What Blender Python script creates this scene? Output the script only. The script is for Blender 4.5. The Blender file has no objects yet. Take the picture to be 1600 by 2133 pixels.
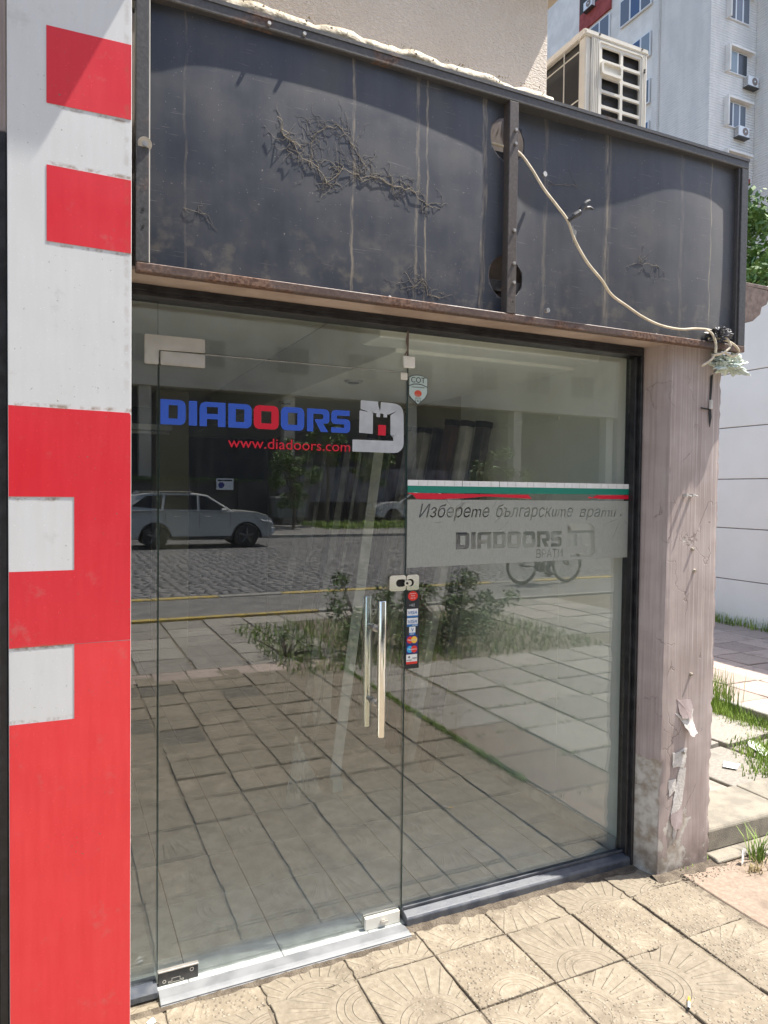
import bpy, bmesh, math, random
from mathutils import noise as mn
from mathutils import Vector, Matrix
random.seed(7)
S = bpy.context.scene
COL = S.collection
R = math.radians
PI = math.pi

# ---------------------------------------------------------------- camera
cam_d = bpy.data.cameras.new('camera')
cam = bpy.data.objects.new('camera', cam_d); COL.objects.link(cam)
_r = Vector((0.9072231, -0.4204900, 0.0115891)); _u = Vector((0.0012624, 0.0302719, 0.9995409)); _f = Vector((0.4206478, 0.9067920, -0.0279941))
cam.matrix_world = Matrix(((_r.x, _u.x, -_f.x, -0.308), (_r.y, _u.y, -_f.y, -2.424), (_r.z, _u.z, -_f.z, 1.651), (0, 0, 0, 1)))
cam_d.sensor_fit = 'HORIZONTAL'; cam_d.sensor_width = 36; cam_d.lens = 33.3
cam_d.clip_start = 0.05; cam_d.clip_end = 600
S.camera = cam
# ---------------------------------------------------------------- world, sun, exposure
SUN = Vector((0.47, -0.125, 1.0)).normalized()
w = bpy.data.worlds.new('World'); S.world = w; w.use_nodes = True
nt = w.node_tree
sky = nt.nodes.new('ShaderNodeTexSky'); sky.sky_type = 'NISHITA'; sky.sun_disc = False
sky.sun_elevation = math.asin(SUN.z); sky.sun_rotation = math.atan2(SUN.x, SUN.y)
sky.dust_density = 2.0
bg = nt.nodes['Background']; bg.inputs['Strength'].default_value = 0.125
nt.links.new(sky.outputs[0], bg.inputs[0])
sd = bpy.data.lights.new('sun', 'SUN'); sd.energy = 3.8; sd.angle = R(0.55); sd.color = (1.0, 0.95, 0.87)
so = bpy.data.objects.new('sun', sd); COL.objects.link(so)
so.rotation_euler = SUN.to_track_quat('Z', 'Y').to_euler(); so.location = (10, -5, 40)
S.view_settings.view_transform = 'Standard'; S.view_settings.look = 'None'
S.view_settings.exposure = 1.42; S.view_settings.gamma = 1
try:
    S.cycles.max_bounces = 12; S.cycles.transparent_max_bounces = 16; S.cycles.diffuse_bounces = 5; S.cycles.glossy_bounces = 5
except Exception: pass

# ================================================================ helpers
class NT:
    """tiny helper for procedural node trees"""
    def __init__(s, m): s.t = m.node_tree; s.n = s.t.nodes; s.l = s.t.links
    def put(s, v, sock):
        if isinstance(v, bpy.types.NodeSocket): s.l.new(v, sock)
        elif v is not None:
            try: sock.default_value = v
            except Exception:
                sock.default_value = tuple(v) + (1,) if len(v) == 3 else v
    def m(s, op, a, b=None, c=None, clamp=False):
        n = s.n.new('ShaderNodeMath'); n.operation = op; n.use_clamp = clamp
        s.put(a, n.inputs[0])
        if b is not None: s.put(b, n.inputs[1])
        if c is not None: s.put(c, n.inputs[2])
        return n.outputs[0]
    def coord(s, kind='Object'):
        return s.n.new('ShaderNodeTexCoord').outputs[kind]
    def pos(s): return s.n.new('ShaderNodeNewGeometry').outputs['Position']
    def sep(s, v):
        n = s.n.new('ShaderNodeSeparateXYZ'); s.l.new(v, n.inputs[0]); return n.outputs
    def comb(s, x, y, z):
        n = s.n.new('ShaderNodeCombineXYZ'); s.put(x, n.inputs[0]); s.put(y, n.inputs[1]); s.put(z, n.inputs[2]); return n.outputs[0]
    def map(s, v, scale=(1, 1, 1), loc=(0, 0, 0), rot=(0, 0, 0)):
        n = s.n.new('ShaderNodeMapping'); s.l.new(v, n.inputs[0]); n.inputs['Scale'].default_value = scale; n.inputs['Location'].default_value = loc; n.inputs['Rotation'].default_value = rot; return n.outputs[0]
    def noise(s, v, scale=5, detail=4, rough=.55, dist=0):
        n = s.n.new('ShaderNodeTexNoise'); s.l.new(v, n.inputs['Vector']); n.inputs['Scale'].default_value = scale; n.inputs['Detail'].default_value = detail; n.inputs['Roughness'].default_value = rough; n.inputs['Distortion'].default_value = dist; return n.outputs[0]
    def voro(s, v, scale=5, feat='F1', out='Distance', rnd=1):
        n = s.n.new('ShaderNodeTexVoronoi'); s.l.new(v, n.inputs['Vector']); n.inputs['Scale'].default_value = scale; n.feature = feat; n.inputs['Randomness'].default_value = rnd; return n.outputs[out]
    def ramp(s, v, a, b, ya=0, yb=1):
        n = s.n.new('ShaderNodeMapRange'); n.interpolation_type = 'SMOOTHSTEP'; s.put(v, n.inputs[0])
        n.inputs[1].default_value = a; n.inputs[2].default_value = b; n.inputs[3].default_value = ya; n.inputs[4].default_value = yb; return n.outputs[0]
    def mix(s, f, a, b):
        n = s.n.new('ShaderNodeMix'); n.data_type = 'RGBA'; s.put(f, n.inputs[0]); s.put(a, n.inputs[6]); s.put(b, n.inputs[7]); return n.outputs[2]
    def rnd(s): return s.n.new('ShaderNodeObjectInfo').outputs['Random']
    def vadd(s, v, off):
        n = s.n.new('ShaderNodeVectorMath'); n.operation = 'ADD'; s.l.new(v, n.inputs[0]); s.put(off, n.inputs[1]); return n.outputs[0]
    def bump(s, h, dist=.01, strength=1, normal=None):
        n = s.n.new('ShaderNodeBump'); s.l.new(h, n.inputs['Height']); n.inputs['Distance'].default_value = dist; n.inputs['Strength'].default_value = strength
        if normal: s.l.new(normal, n.inputs['Normal'])
        return n.outputs[0]

def newmat(name, base=(.5, .5, .5), rough=.5, metal=0, spec=None):
    m = bpy.data.materials.new(name); m.use_nodes = True
    b = m.node_tree.nodes['Principled BSDF']; T = NT(m)
    T.put(base, b.inputs['Base Color']); T.put(rough, b.inputs['Roughness']); b.inputs['Metallic'].default_value = metal
    if spec is not None: b.inputs['Specular IOR Level'].default_value = spec
    m.diffuse_color = (base[0], base[1], base[2], 1) if not isinstance(base, bpy.types.NodeSocket) else (.5, .5, .5, 1)
    return m, T, b

def mottled(name, c1, c2, scale=8, rough=.6, metal=0, bump=.0, bscale=None, detail=5, per_object=0, lo=.35, hi=.65, spec=None, world=False):
    """two-colour noise material with optional fine relief and per-object tone"""
    m, T, b = newmat(name, c1, rough, metal, spec)
    v = T.pos() if world else T.coord()
    n = T.noise(v, scale, detail)
    c = T.mix(T.ramp(n, lo, hi), c1, c2)
    if per_object:
        k = T.ramp(T.rnd(), 0, 1, 1 - per_object, 1 + per_object)
        mm = T.n.new('ShaderNodeVectorMath'); mm.operation = 'SCALE'; T.l.new(c, mm.inputs[0]); T.l.new(k, mm.inputs['Scale']); c = mm.outputs[0]
    T.l.new(c, b.inputs['Base Color'])
    T.l.new(T.ramp(n, .2, .8, rough - .08, min(1, rough + .12)), b.inputs['Roughness'])
    if bump: T.l.new(T.bump(T.noise(v, bscale or scale * 6, 6), bump), b.inputs['Normal'])
    return m

class MB:
    """collects boxes, tubes, prisms into one mesh object"""
    def __init__(s): s.v = []; s.f = []
    def add(s, vs, fs):
        o = len(s.v); s.v += [tuple(p) for p in vs]; s.f += [tuple(i + o for i in f) for f in fs]; return s
    def box(s, x0, x1, y0, y1, z0, z1, M=None):
        vs = [Vector((x, y, z)) for z in (z0, z1) for y in (y0, y1) for x in (x0, x1)]
        if M: vs = [M @ p for p in vs]
        return s.add(vs, [(0, 2, 3, 1), (4, 5, 7, 6), (0, 1, 5, 4), (2, 6, 7, 3), (0, 4, 6, 2), (1, 3, 7, 5)])
    def tube(s, pts, r, n=8, cap=True):
        pts = [Vector(p) for p in pts]; rs = r if isinstance(r, (list, tuple)) else [r] * len(pts)
        o = len(s.v); up = Vector((0, 0, 1))
        for i, p in enumerate(pts):
            t = (pts[min(i + 1, len(pts) - 1)] - pts[max(i - 1, 0)])
            t = t.normalized() if t.length > 1e-9 else Vector((0, 0, 1))
            ref = up if abs(t.z) < .95 else Vector((1, 0, 0))
            a = t.cross(ref).normalized(); b = t.cross(a)
            for k in range(n):
                an = 2 * PI * k / n; s.v.append(tuple(p + (a * math.cos(an) + b * math.sin(an)) * rs[i]))
        for i in range(len(pts) - 1):
            for k in range(n):
                k2 = (k + 1) % n; s.f.append((o + i * n + k, o + i * n + k2, o + (i + 1) * n + k2, o + (i + 1) * n + k))
        if cap:
            s.f.append(tuple(o + k for k in reversed(range(n)))); s.f.append(tuple(o + (len(pts) - 1) * n + k for k in range(n)))
        return s
    def prism(s, poly, axis, a, b):
        """poly: 2D loop, extruded along axis from a to b"""
        def P(u, v, t): return (t, u, v) if axis == 'x' else (u, t, v) if axis == 'y' else (u, v, t)
        n = len(poly); vs = [P(u, v, a) for u, v in poly] + [P(u, v, b) for u, v in poly]
        fs = [tuple(range(n)), tuple(reversed(range(n, 2 * n)))] + [(i, (i + 1) % n, n + (i + 1) % n, n + i) for i in range(n)]
        return s.add(vs, fs)
    def build(s, name, mat, parent=None, bevel=0, smooth=False, seg=1):
        me = bpy.data.meshes.new(name); me.from_pydata(s.v, [], s.f); me.update()
        bm = bmesh.new(); bm.from_mesh(me)
        bmesh.ops.recalc_face_normals(bm, faces=bm.faces)
        if bevel:
            es = [e for e in bm.edges if len(e.link_faces) == 2 and e.calc_face_angle(0) > R(25)]
            bmesh.ops.bevel(bm, geom=es, offset=bevel, segments=seg, affect='EDGES', clamp_overlap=True)
        if smooth:
            for f in bm.faces: f.smooth = True
        bm.to_mesh(me); bm.free()
        return link(name, me, mat, parent, smooth)

def link(name, me, mat, parent=None, smooth=False):
    if mat: me.materials.clear(); me.materials.append(mat)
    if smooth:
        try: me.set_sharp_from_angle(angle=R(38))
        except Exception: pass
    o = bpy.data.objects.new(name, me); COL.objects.link(o)
    if parent: o.parent = parent
    return o
def thing(name, label, cat, loc=(0, 0, 0), group=None, rz=0):
    o = bpy.data.objects.new(name, None); COL.objects.link(o); o.empty_display_size = .1
    o.location = loc; o.rotation_euler.z = rz; o['label'] = label; o['category'] = cat
    if group: o['group'] = group
    return o
def tag(o, label, cat, group=None, kind=None):
    o['label'] = label; o['category'] = cat
    if group: o['group'] = group
    if kind: o['kind'] = kind
    return o
def struct(name, loc=(0, 0, 0)):
    o = bpy.data.objects.new(name, None); COL.objects.link(o); o.location = loc; o['kind'] = 'structure'; return o
def copy_tree(o, parent=None):
    c = o.copy(); COL.objects.link(c)
    if parent: c.parent = parent
    for ch in list(o.children): copy_tree(ch, c)
    return c
def box(name, mat, parent, x0, x1, y0, y1, z0, z1, bevel=.002):
    return MB().box(x0, x1, y0, y1, z0, z1).build(name, mat, parent, bevel)

def text_splines(body, x, z, width=None, height=None, shear=0, size=.05, bold=0, wscale=1):
    c = bpy.data.curves.new('lettering', 'FONT'); c.body = body; c.size = size; c.shear = shear; c.offset = bold; c.resolution_u = 4
    o = bpy.data.objects.new('lettering', c); COL.objects.link(o)
    for q in bpy.context.selected_objects: q.select_set(False)
    o.select_set(True); bpy.context.view_layer.objects.active = o
    bpy.ops.object.convert(target='CURVE'); o = bpy.context.view_layer.objects.active; c = o.data
    P = [b.co for s in c.splines for b in s.bezier_points]
    x0, x1, y0, y1 = min(p.x for p in P), max(p.x for p in P), min(p.y for p in P), max(p.y for p in P)
    sx = width / (x1 - x0) if width else wscale; sy = height / (y1 - y0) if height else 1 if not width else sx
    if height and not width: sx = sy * wscale
    def t(p): return (x + (p.x - x0) * sx, z + (p.y - y0) * sy)
    out = [('B', [(t(b.co), t(b.handle_left), t(b.handle_right)) for b in s.bezier_points]) for s in c.splines]
    bpy.data.objects.remove(o); return out
def fill(name, loops, mat, parent, y, thick=.0005, order=None):
    """loops: polygons [(x,z)..] or bezier splines; even-odd filled flat shape standing in the facade plane"""
    c = bpy.data.curves.new(name, 'CURVE'); c.dimensions = '2D'; c.fill_mode = 'BOTH'; c.extrude = thick / 2; c.resolution_u = 4
    for L in loops:
        if isinstance(L, tuple) and L[0] == 'B':
            s = c.splines.new('BEZIER'); s.bezier_points.add(len(L[1]) - 1); s.use_cyclic_u = True
            for bp, (co, hl, hr) in zip(s.bezier_points, L[1]):
                bp.handle_left_type = bp.handle_right_type = 'FREE'; bp.co = (*co, 0); bp.handle_left = (*hl, 0); bp.handle_right = (*hr, 0)
        else:
            s = c.splines.new('POLY'); s.points.add(len(L) - 1); s.use_cyclic_u = True
            for sp, q in zip(s.points, L): sp.co = (q[0], q[1], 0, 1)
    o = bpy.data.objects.new(name, c); COL.objects.link(o); bpy.context.view_layer.update()
    me = bpy.data.meshes.new_from_object(o); bpy.data.objects.remove(o)
    me.transform(Matrix.Translation((0, y - thick / 2, 0)) @ Matrix.Rotation(PI / 2, 4, 'X'))
    return link(name, me, mat, parent)
def rrect(x0, x1, z0, z1, r, n=4):
    pts = []
    for cx, cz, a0 in ((x1 - r, z1 - r, 0), (x0 + r, z1 - r, 90), (x0 + r, z0 + r, 180), (x1 - r, z0 + r, 270)):
        for k in range(n + 1): a = R(a0 + 90 * k / n); pts.append((cx + r * math.cos(a), cz + r * math.sin(a)))
    return pts
def circ(cx, cz, r, n=20, rx=None): return [(cx + (rx or r) * math.cos(2 * PI * k / n), cz + r * math.sin(2 * PI * k / n)) for k in range(n)]

# ================================================================ materials
def glass_mat(name, tint=(.93, .97, .95), f0=.05, dust=.02, rough=0.0):
    m = bpy.data.materials.new(name); m.use_nodes = True; T = NT(m); n = T.n; n.clear()
    out = n.new('ShaderNodeOutputMaterial'); tr = n.new('ShaderNodeBsdfTransparent'); gl = n.new('ShaderNodeBsdfGlossy'); df = n.new('ShaderNodeBsdfDiffuse')
    T.put(tint, tr.inputs[0]); gl.inputs['Roughness'].default_value = rough; gl.inputs['Color'].default_value = (1, 1, 1, 1); df.inputs[0].default_value = (.75, .76, .72, 1)
    lw = n.new('ShaderNodeLayerWeight'); lw.inputs[0].default_value = .5
    p5 = T.m('POWER', lw.outputs['Facing'], 5.0)
    fr = T.m('MULTIPLY_ADD', p5, 1 - f0, f0)
    m1 = n.new('ShaderNodeMixShader'); T.l.new(fr, m1.inputs[0]); T.l.new(tr.outputs[0], m1.inputs[1]); T.l.new(gl.outputs[0], m1.inputs[2])
    v = T.pos()
    st = T.ramp(T.noise(T.map(v, (14, 14, 1.2)), 3, 4), .4, .75, .3, 1.3); sm = T.ramp(T.noise(v, 2.3, 4), .35, .7, .5, 1.3)
    spk = T.ramp(T.noise(v, 90, 2), .72, .8, 0, 1.5)
    d = T.m('MULTIPLY', T.m('ADD', T.m('MULTIPLY', st, sm), spk), dust, clamp=True)
    m2 = n.new('ShaderNodeMixShader'); T.l.new(d, m2.inputs[0]); T.l.new(m1.outputs[0], m2.inputs[1]); T.l.new(df.outputs[0], m2.inputs[2])
    T.l.new(m2.outputs[0], out.inputs[0]); return m
M = {}
M['glass'] = glass_mat('clear_glass', (.965, .985, .975), f0=.105, dust=.012)
M['glass_edge'] = newmat('green_glass_edge', (.035, .06, .055), .15)[0]
M['pane_tan'] = newmat('tan_window_glass', (.30, .26, .21), .5)[0]
M['frame_tan'] = newmat('tan_window_frame', (.5, .45, .36), .7)[0]
M['pane_far'] = newmat('far_window_glass', (.10, .15, .22), .12, .0)[0]

# tile relief: half rings and rays spreading from the middle of one side
def tile_mat(name, c1, c2, relief=True, pebble=True):
    m, T, b = newmat(name, c1, .85)
    o = T.coord(); rnd = T.rnd(); x, y, z = T.sep(o); x = T.m('ADD', x, 0.0)
    off = T.m('MULTIPLY', rnd, 37.0); vo = T.vadd(o, T.comb(off, off, off))
    n1 = T.noise(vo, 7, 5); n2 = T.noise(vo, 55, 5); fine = T.noise(vo, 260, 3)
    yy = T.m('SUBTRACT', .15, y); r = T.m('SQRT', T.m('ADD', T.m('MULTIPLY', x, x), T.m('MULTIPLY', yy, yy)))
    ang = T.m('ARCTAN2', x, yy)
    ring = T.m('MULTIPLY', T.ramp(T.m('SINE', T.m('MULTIPLY', r, 2 * PI / .026)), .1, .7), T.m('MULTIPLY', T.ramp(r, .045, .05), T.ramp(r, .125, .13, 1, 0)))
    ray = T.m('MULTIPLY', T.ramp(T.m('SINE', T.m('MULTIPLY', ang, 30)), .25, .8), T.m('MULTIPLY', T.ramp(r, .135, .142), T.ramp(r, .26, .285, 1, 0)))
    pat = T.m('ADD', ring, ray)
    wear = T.ramp(T.m('ADD', n1, T.m('MULTIPLY', rnd, .38)), .62, .78)       # 1 = surface worn away
    peb_d = T.voro(vo, 70, 'F1'); pcol = T.voro(vo, 70, 'F1', 'Color'); peb = T.ramp(peb_d, .15, .45, 1, 0)
    col = T.mix(T.ramp(n2, .35, .7), c1, c2)
    col = T.mix(T.m('MULTIPLY', T.ramp(n1, .5, .75), .6), col, tuple(k * .62 for k in c1))
    k = T.ramp(rnd, 0, 1, .82, 1.12); sc = T.n.new('ShaderNodeVectorMath'); sc.operation = 'SCALE'; T.l.new(col, sc.inputs[0]); T.l.new(k, sc.inputs['Scale']); col = sc.outputs[0]
    dark = T.m('MULTIPLY', T.ramp(T.noise(vo, 120, 2), .66, .72), .55); col = T.mix(dark, col, (.10, .085, .06))
    h = T.m('MULTIPLY', T.m('ADD', n2, T.m('MULTIPLY', fine, .5)), .6)
    if relief:
        h = T.m('ADD', h, T.m('MULTIPLY', T.m('MULTIPLY', pat, T.m('SUBTRACT', 1, wear)), 1.5))
        groove = T.m('MULTIPLY', T.m('SUBTRACT', 1, pat), .18)
        col = T.mix(groove, col, tuple(k * .6 for k in c1))
    if pebble:
        pm = T.m('MULTIPLY', wear, peb); pc = T.mix(T.ramp(T.sep(pcol)[0], .2, .9), (.15, .12, .085), (.33, .285, .22))
        col = T.mix(T.m('MULTIPLY', pm, .85), col, pc); col = T.mix(T.m('MULTIPLY', T.m('SUBTRACT', wear, pm, clamp=True), .45), col, (.14, .11, .075))
        h = T.m('ADD', h, T.m('MULTIPLY', pm, 1.6))
    T.l.new(col, b.inputs['Base Color']); T.l.new(T.bump(h, .0022), b.inputs['Normal']); return m
M['tile'] = tile_mat('sunburst_paving', (.25, .208, .148), (.32, .27, .20))
M['slab'] = tile_mat('grey_slab', (.25, .225, .19), (.33, .30, .255), False, False)
M['pink'] = tile_mat('pink_paving', (.37, .29, .24), (.44, .355, .30), False, False)
M['redslab'] = tile_mat('reddish_slab', (.20, .15, .11), (.26, .20, .15), False, False)
M['broken'] = mottled('broken_gravel_tile', (.10, .085, .065), (.26, .23, .185), 60, .95, bump=.02, bscale=90, world=True)
M['soil'] = mottled('dirt', (.085, .065, .045), (.16, .13, .095), 25, .95, bump=.01, world=True)
M['sand'] = mottled('sandy_joint_dirt', (.13, .105, .075), (.24, .20, .145), 30, .95, bump=.006, world=True)
M['grass'] = mottled('grass_green', (.13, .21, .03), (.26, .36, .06), 6, .7, world=True)
M['drygrass'] = mottled('dry_grass', (.24, .19, .08), (.34, .27, .13), 12, .8, world=True)
M['leaf'] = mottled('leaf_green', (.05, .10, .025), (.13, .20, .055), 3, .55, world=True)
M['leaf_pale'] = mottled('leaf_light_green', (.05, .11, .02), (.13, .22, .05), 3, .55, world=True)
M['bark'] = mottled('bark', (.07, .055, .04), (.14, .11, .08), 18, .9, bump=.01)
M['asphalt'] = mottled('asphalt', (.14, .132, .122), (.20, .19, .175), 3, .9, bump=.006, bscale=120, world=True)
def cobble():
    m, T, b = newmat('cobblestone', (.08, .08, .085), .6); v = T.pos()
    vv = T.map(v, (3.6, 4.6, 4.6)); d = T.voro(vv, 1.35, 'DISTANCE_TO_EDGE', rnd=.75); c = T.voro(vv, 1.35, 'F1', 'Color', rnd=.75)
    col = T.mix(T.ramp(T.sep(c)[0], 0, 1), (.12, .12, .125), (.24, .23, .225)); col = T.mix(T.ramp(d, .02, .1, 1, 0), col, (.035, .032, .028))
    T.l.new(col, b.inputs['Base Color']); T.l.new(T.bump(T.ramp(d, 0, .3), .05), b.inputs['Normal']); return m
M['cobble'] = cobble()
M['yellow'] = mottled('worn_yellow_paint', (.50, .36, .07), (.34, .27, .14), 9, .8, world=True)
M['kerb'] = mottled('kerb_concrete', (.24, .225, .20), (.34, .32, .28), 12, .9, bump=.004, world=True)
M['step'] = mottled('step_concrete', (.19, .17, .135), (.27, .24, .19), 11, .9, bump=.003, bscale=160)

def sheet_mat():
    m, T, b = newmat('dark_painted_sheet', (.04, .045, .055), .35)
    v = T.pos(); x, y, z = T.sep(v)
    dust = T.noise(T.map(v, (9, 1, 1.5)), 2, 6); dust2 = T.noise(v, 5, 6); sp = T.ramp(T.noise(v, 130, 2), .70, .76)
    scr = T.ramp(T.noise(T.map(v, (3, 1, 60), rot=(0, R(28), 0)), 3, 3), .67, .74)
    col = T.mix(T.ramp(dust, .3, .75), (.010, .016, .032), (.026, .032, .046))
    col = T.mix(T.m('MULTIPLY', T.ramp(dust2, .45, .75), .55), col, (.060, .060, .062))
    lowz = T.ramp(z, 2.3, 2.62, 1, 0)
    col = T.mix(T.m('MULTIPLY', T.m('MULTIPLY', lowz, T.ramp(T.noise(v, 18, 5), .5, .7)), .6), col, (.13, .115, .09))
    wob = T.m('MULTIPLY', T.m('SUBTRACT', T.noise(T.map(v, (.4, .01, 4)), 1.2, 5), .5), .045)
    st = None
    for xc, wd, a, z0 in ((.594, .006, .75, 2.3), (.835, .007, .55, 2.3), (.872, .004, .95, 2.3), (1.108, .007, .7, 2.3), (1.118, .004, .6, 2.75), (1.40, .010, .3, 2.3), (1.697, .006, .75, 2.3), (1.70, .018, .35, 2.3), (2.264, .004, .7, 2.45), (.05, .004, .25, 2.3), (2.09, .01, .22, 2.3)):
        d = T.m('ABSOLUTE', T.m('SUBTRACT', T.m('ADD', x, wob), xc)); q = T.m('MULTIPLY', T.ramp(d, wd * .4, wd * 1.3, 1, 0), a)
        st = q if st is None else T.m('MAXIMUM', st, q)
    st = T.m('MULTIPLY', T.m('MULTIPLY', st, T.ramp(T.noise(T.map(v, (40, 1, 5)), 3, 5), .30, .68)), .85)
    col = T.mix(st, col, (.30, .25, .18))
    col = T.mix(T.m('MULTIPLY', sp, .5), col, (.32, .30, .27)); col = T.mix(T.m('MULTIPLY', scr, .3), col, (.22, .21, .20))
    T.l.new(col, b.inputs['Base Color']); T.l.new(T.ramp(dust2, .3, .7, .36, .6), b.inputs['Roughness']); b.inputs['Sheen Weight'].default_value = .75; b.inputs['Sheen Roughness'].default_value = .45; b.inputs['Sheen Tint'].default_value = (.8, .76, .72, 1)
    T.l.new(T.bump(T.m('ADD', T.noise(v, 3.2, 3), T.m('MULTIPLY', T.noise(v, 60, 4), .05)), .004, .35), b.inputs['Normal']); return m
M['sheet'] = sheet_mat()
def rust(name, paint, amt):
    m, T, b = newmat(name, paint, .5, .0); v = T.pos(); n = T.noise(v, 7, 7, .62); n2 = T.noise(v, 90, 4)
    r = T.ramp(n, amt, amt + .14); rc = T.mix(T.ramp(n2, .35, .65), (.075, .035, .022), (.19, .11, .075))
    c = T.mix(r, T.mix(T.ramp(n2, .4, .7), paint, tuple(k * 1.25 + .006 for k in paint)), rc); T.l.new(c, b.inputs['Base Color'])
    T.l.new(T.m('ADD', T.m('MULTIPLY', r, .4), .42), b.inputs['Roughness']); T.l.new(T.bump(T.m('ADD', n2, T.m('MULTIPLY', r, .8)), .0006), b.inputs['Normal']); return m
M['rail_dark'] = rust('dark_steel', (.055, .053, .053), .60)
M['rail_rust'] = rust('rusty_steel', (.085, .055, .045), .42)
M['rail_mid'] = rust('worn_steel', (.075, .062, .055), .55)
M['black_frame'] = mottled('black_aluminium', (.012, .012, .014), (.03, .03, .033), 20, .38, world=True)
M['sill'] = mottled('slate_sill', (.045, .052, .068), (.10, .105, .115), 14, .5, bump=.001, world=True)
M['soffit'] = mottled('beige_soffit', (.36, .27, .22), (.46, .36, .30), 6, .8, bump=.002, world=True)
M['steel'] = mottled('brushed_steel', (.60, .56, .50), (.63, .59, .53), 40, .36, .75)
M['chrome'] = newmat('polished_steel', (.82, .80, .74), .12, 1)[0]
M['alu'] = mottled('aluminium_threshold', (.16, .165, .17), (.22, .225, .23), 10, .55, .15, world=True)
M['blackplate'] = mottled('black_hinge_plate', (.03, .03, .03), (.06, .055, .05), 30, .45)
M['rubber'] = newmat('black_rubber', (.015, .015, .015), .7)[0]

def clad(name, c1, c2, rough):
    m, T, b = newmat(name, c1, rough); v = T.pos(); x, y, z = T.sep(v)
    n = T.noise(T.map(v, (22, 22, 2.5)), 2, 5); g = T.noise(v, 3, 5); f = T.noise(v, 220, 3)
    c = T.mix(T.ramp(n, .2, .8), c1, c2); c = T.mix(T.m('MULTIPLY', T.ramp(g, .5, .8), .25), c, tuple(k * .85 for k in c1))
    c = T.mix(T.m('MULTIPLY', T.ramp(f, .67, .72), .5), c, tuple(min(1, k * 1.7 + .05) for k in c1))
    gr = T.noise(v, 26, 6, .65); sm = None
    for zc, x0 in ((2.708, -.33), (2.330, -.33), (2.55, -.33), (1.62, -.43), (1.205, -.43), (.998, -.43), (1.88, -.43)):
        q = T.m('MULTIPLY', T.ramp(T.m('ABSOLUTE', T.m('SUBTRACT', z, zc)), .0, .010, 1, 0), T.m('MULTIPLY', T.ramp(x, x0, x0 + .01), T.ramp(x, -.262, -.254, 1, 0 if zc < 1.8 else 1))); sm = q if sm is None else T.m('MAXIMUM', sm, q)
    for xc, wd in ((-.118, .010),):
        q = T.m('MULTIPLY', T.ramp(T.m('ABSOLUTE', T.m('SUBTRACT', T.m('ADD', x, T.m('MULTIPLY', T.noise(T.map(v, (0, 0, 6)), 2, 3), .01)), xc + .005)), wd * .2, wd, .28, 0), T.ramp(z, 1.9, 2.0)); sm = T.m('MAXIMUM', sm, q)
    sm = T.m('MULTIPLY', sm, T.ramp(gr, .44, .62)); c = T.mix(T.m('MULTIPLY', sm, .75), c, (.22, .13, .06))
    c = T.mix(T.m('MULTIPLY', T.ramp(T.noise(v, 9, 6, .7), .58, .72), .22), c, (.30, .27, .22))
    c = T.mix(T.m('MULTIPLY', T.m('MULTIPLY', T.ramp(T.noise(v, 95, 2), .70, .74), T.ramp(g, .45, .6)), .6), c, (.16, .13, .10))
    T.l.new(c, b.inputs['Base Color']); T.l.new(T.ramp(g, .3, .7, rough, rough + .15), b.inputs['Roughness'])
    T.l.new(T.bump(T.noise(v, 2.2, 2), .012, .3), b.inputs['Normal']); b.inputs['Coat Weight'].default_value = .35; b.inputs['Coat Roughness'].default_value = .06; return m
M['white_clad'] = clad('white_cladding', (.60, .61, .60), (.63, .64, .64), .35)
M['red_clad'] = clad('red_vinyl', (.62, .012, .025), (.66, .02, .034), .38)
M['red_clad2'] = clad('red_vinyl_lower', (.73, .026, .034), (.77, .040, .048), .36)

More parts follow.
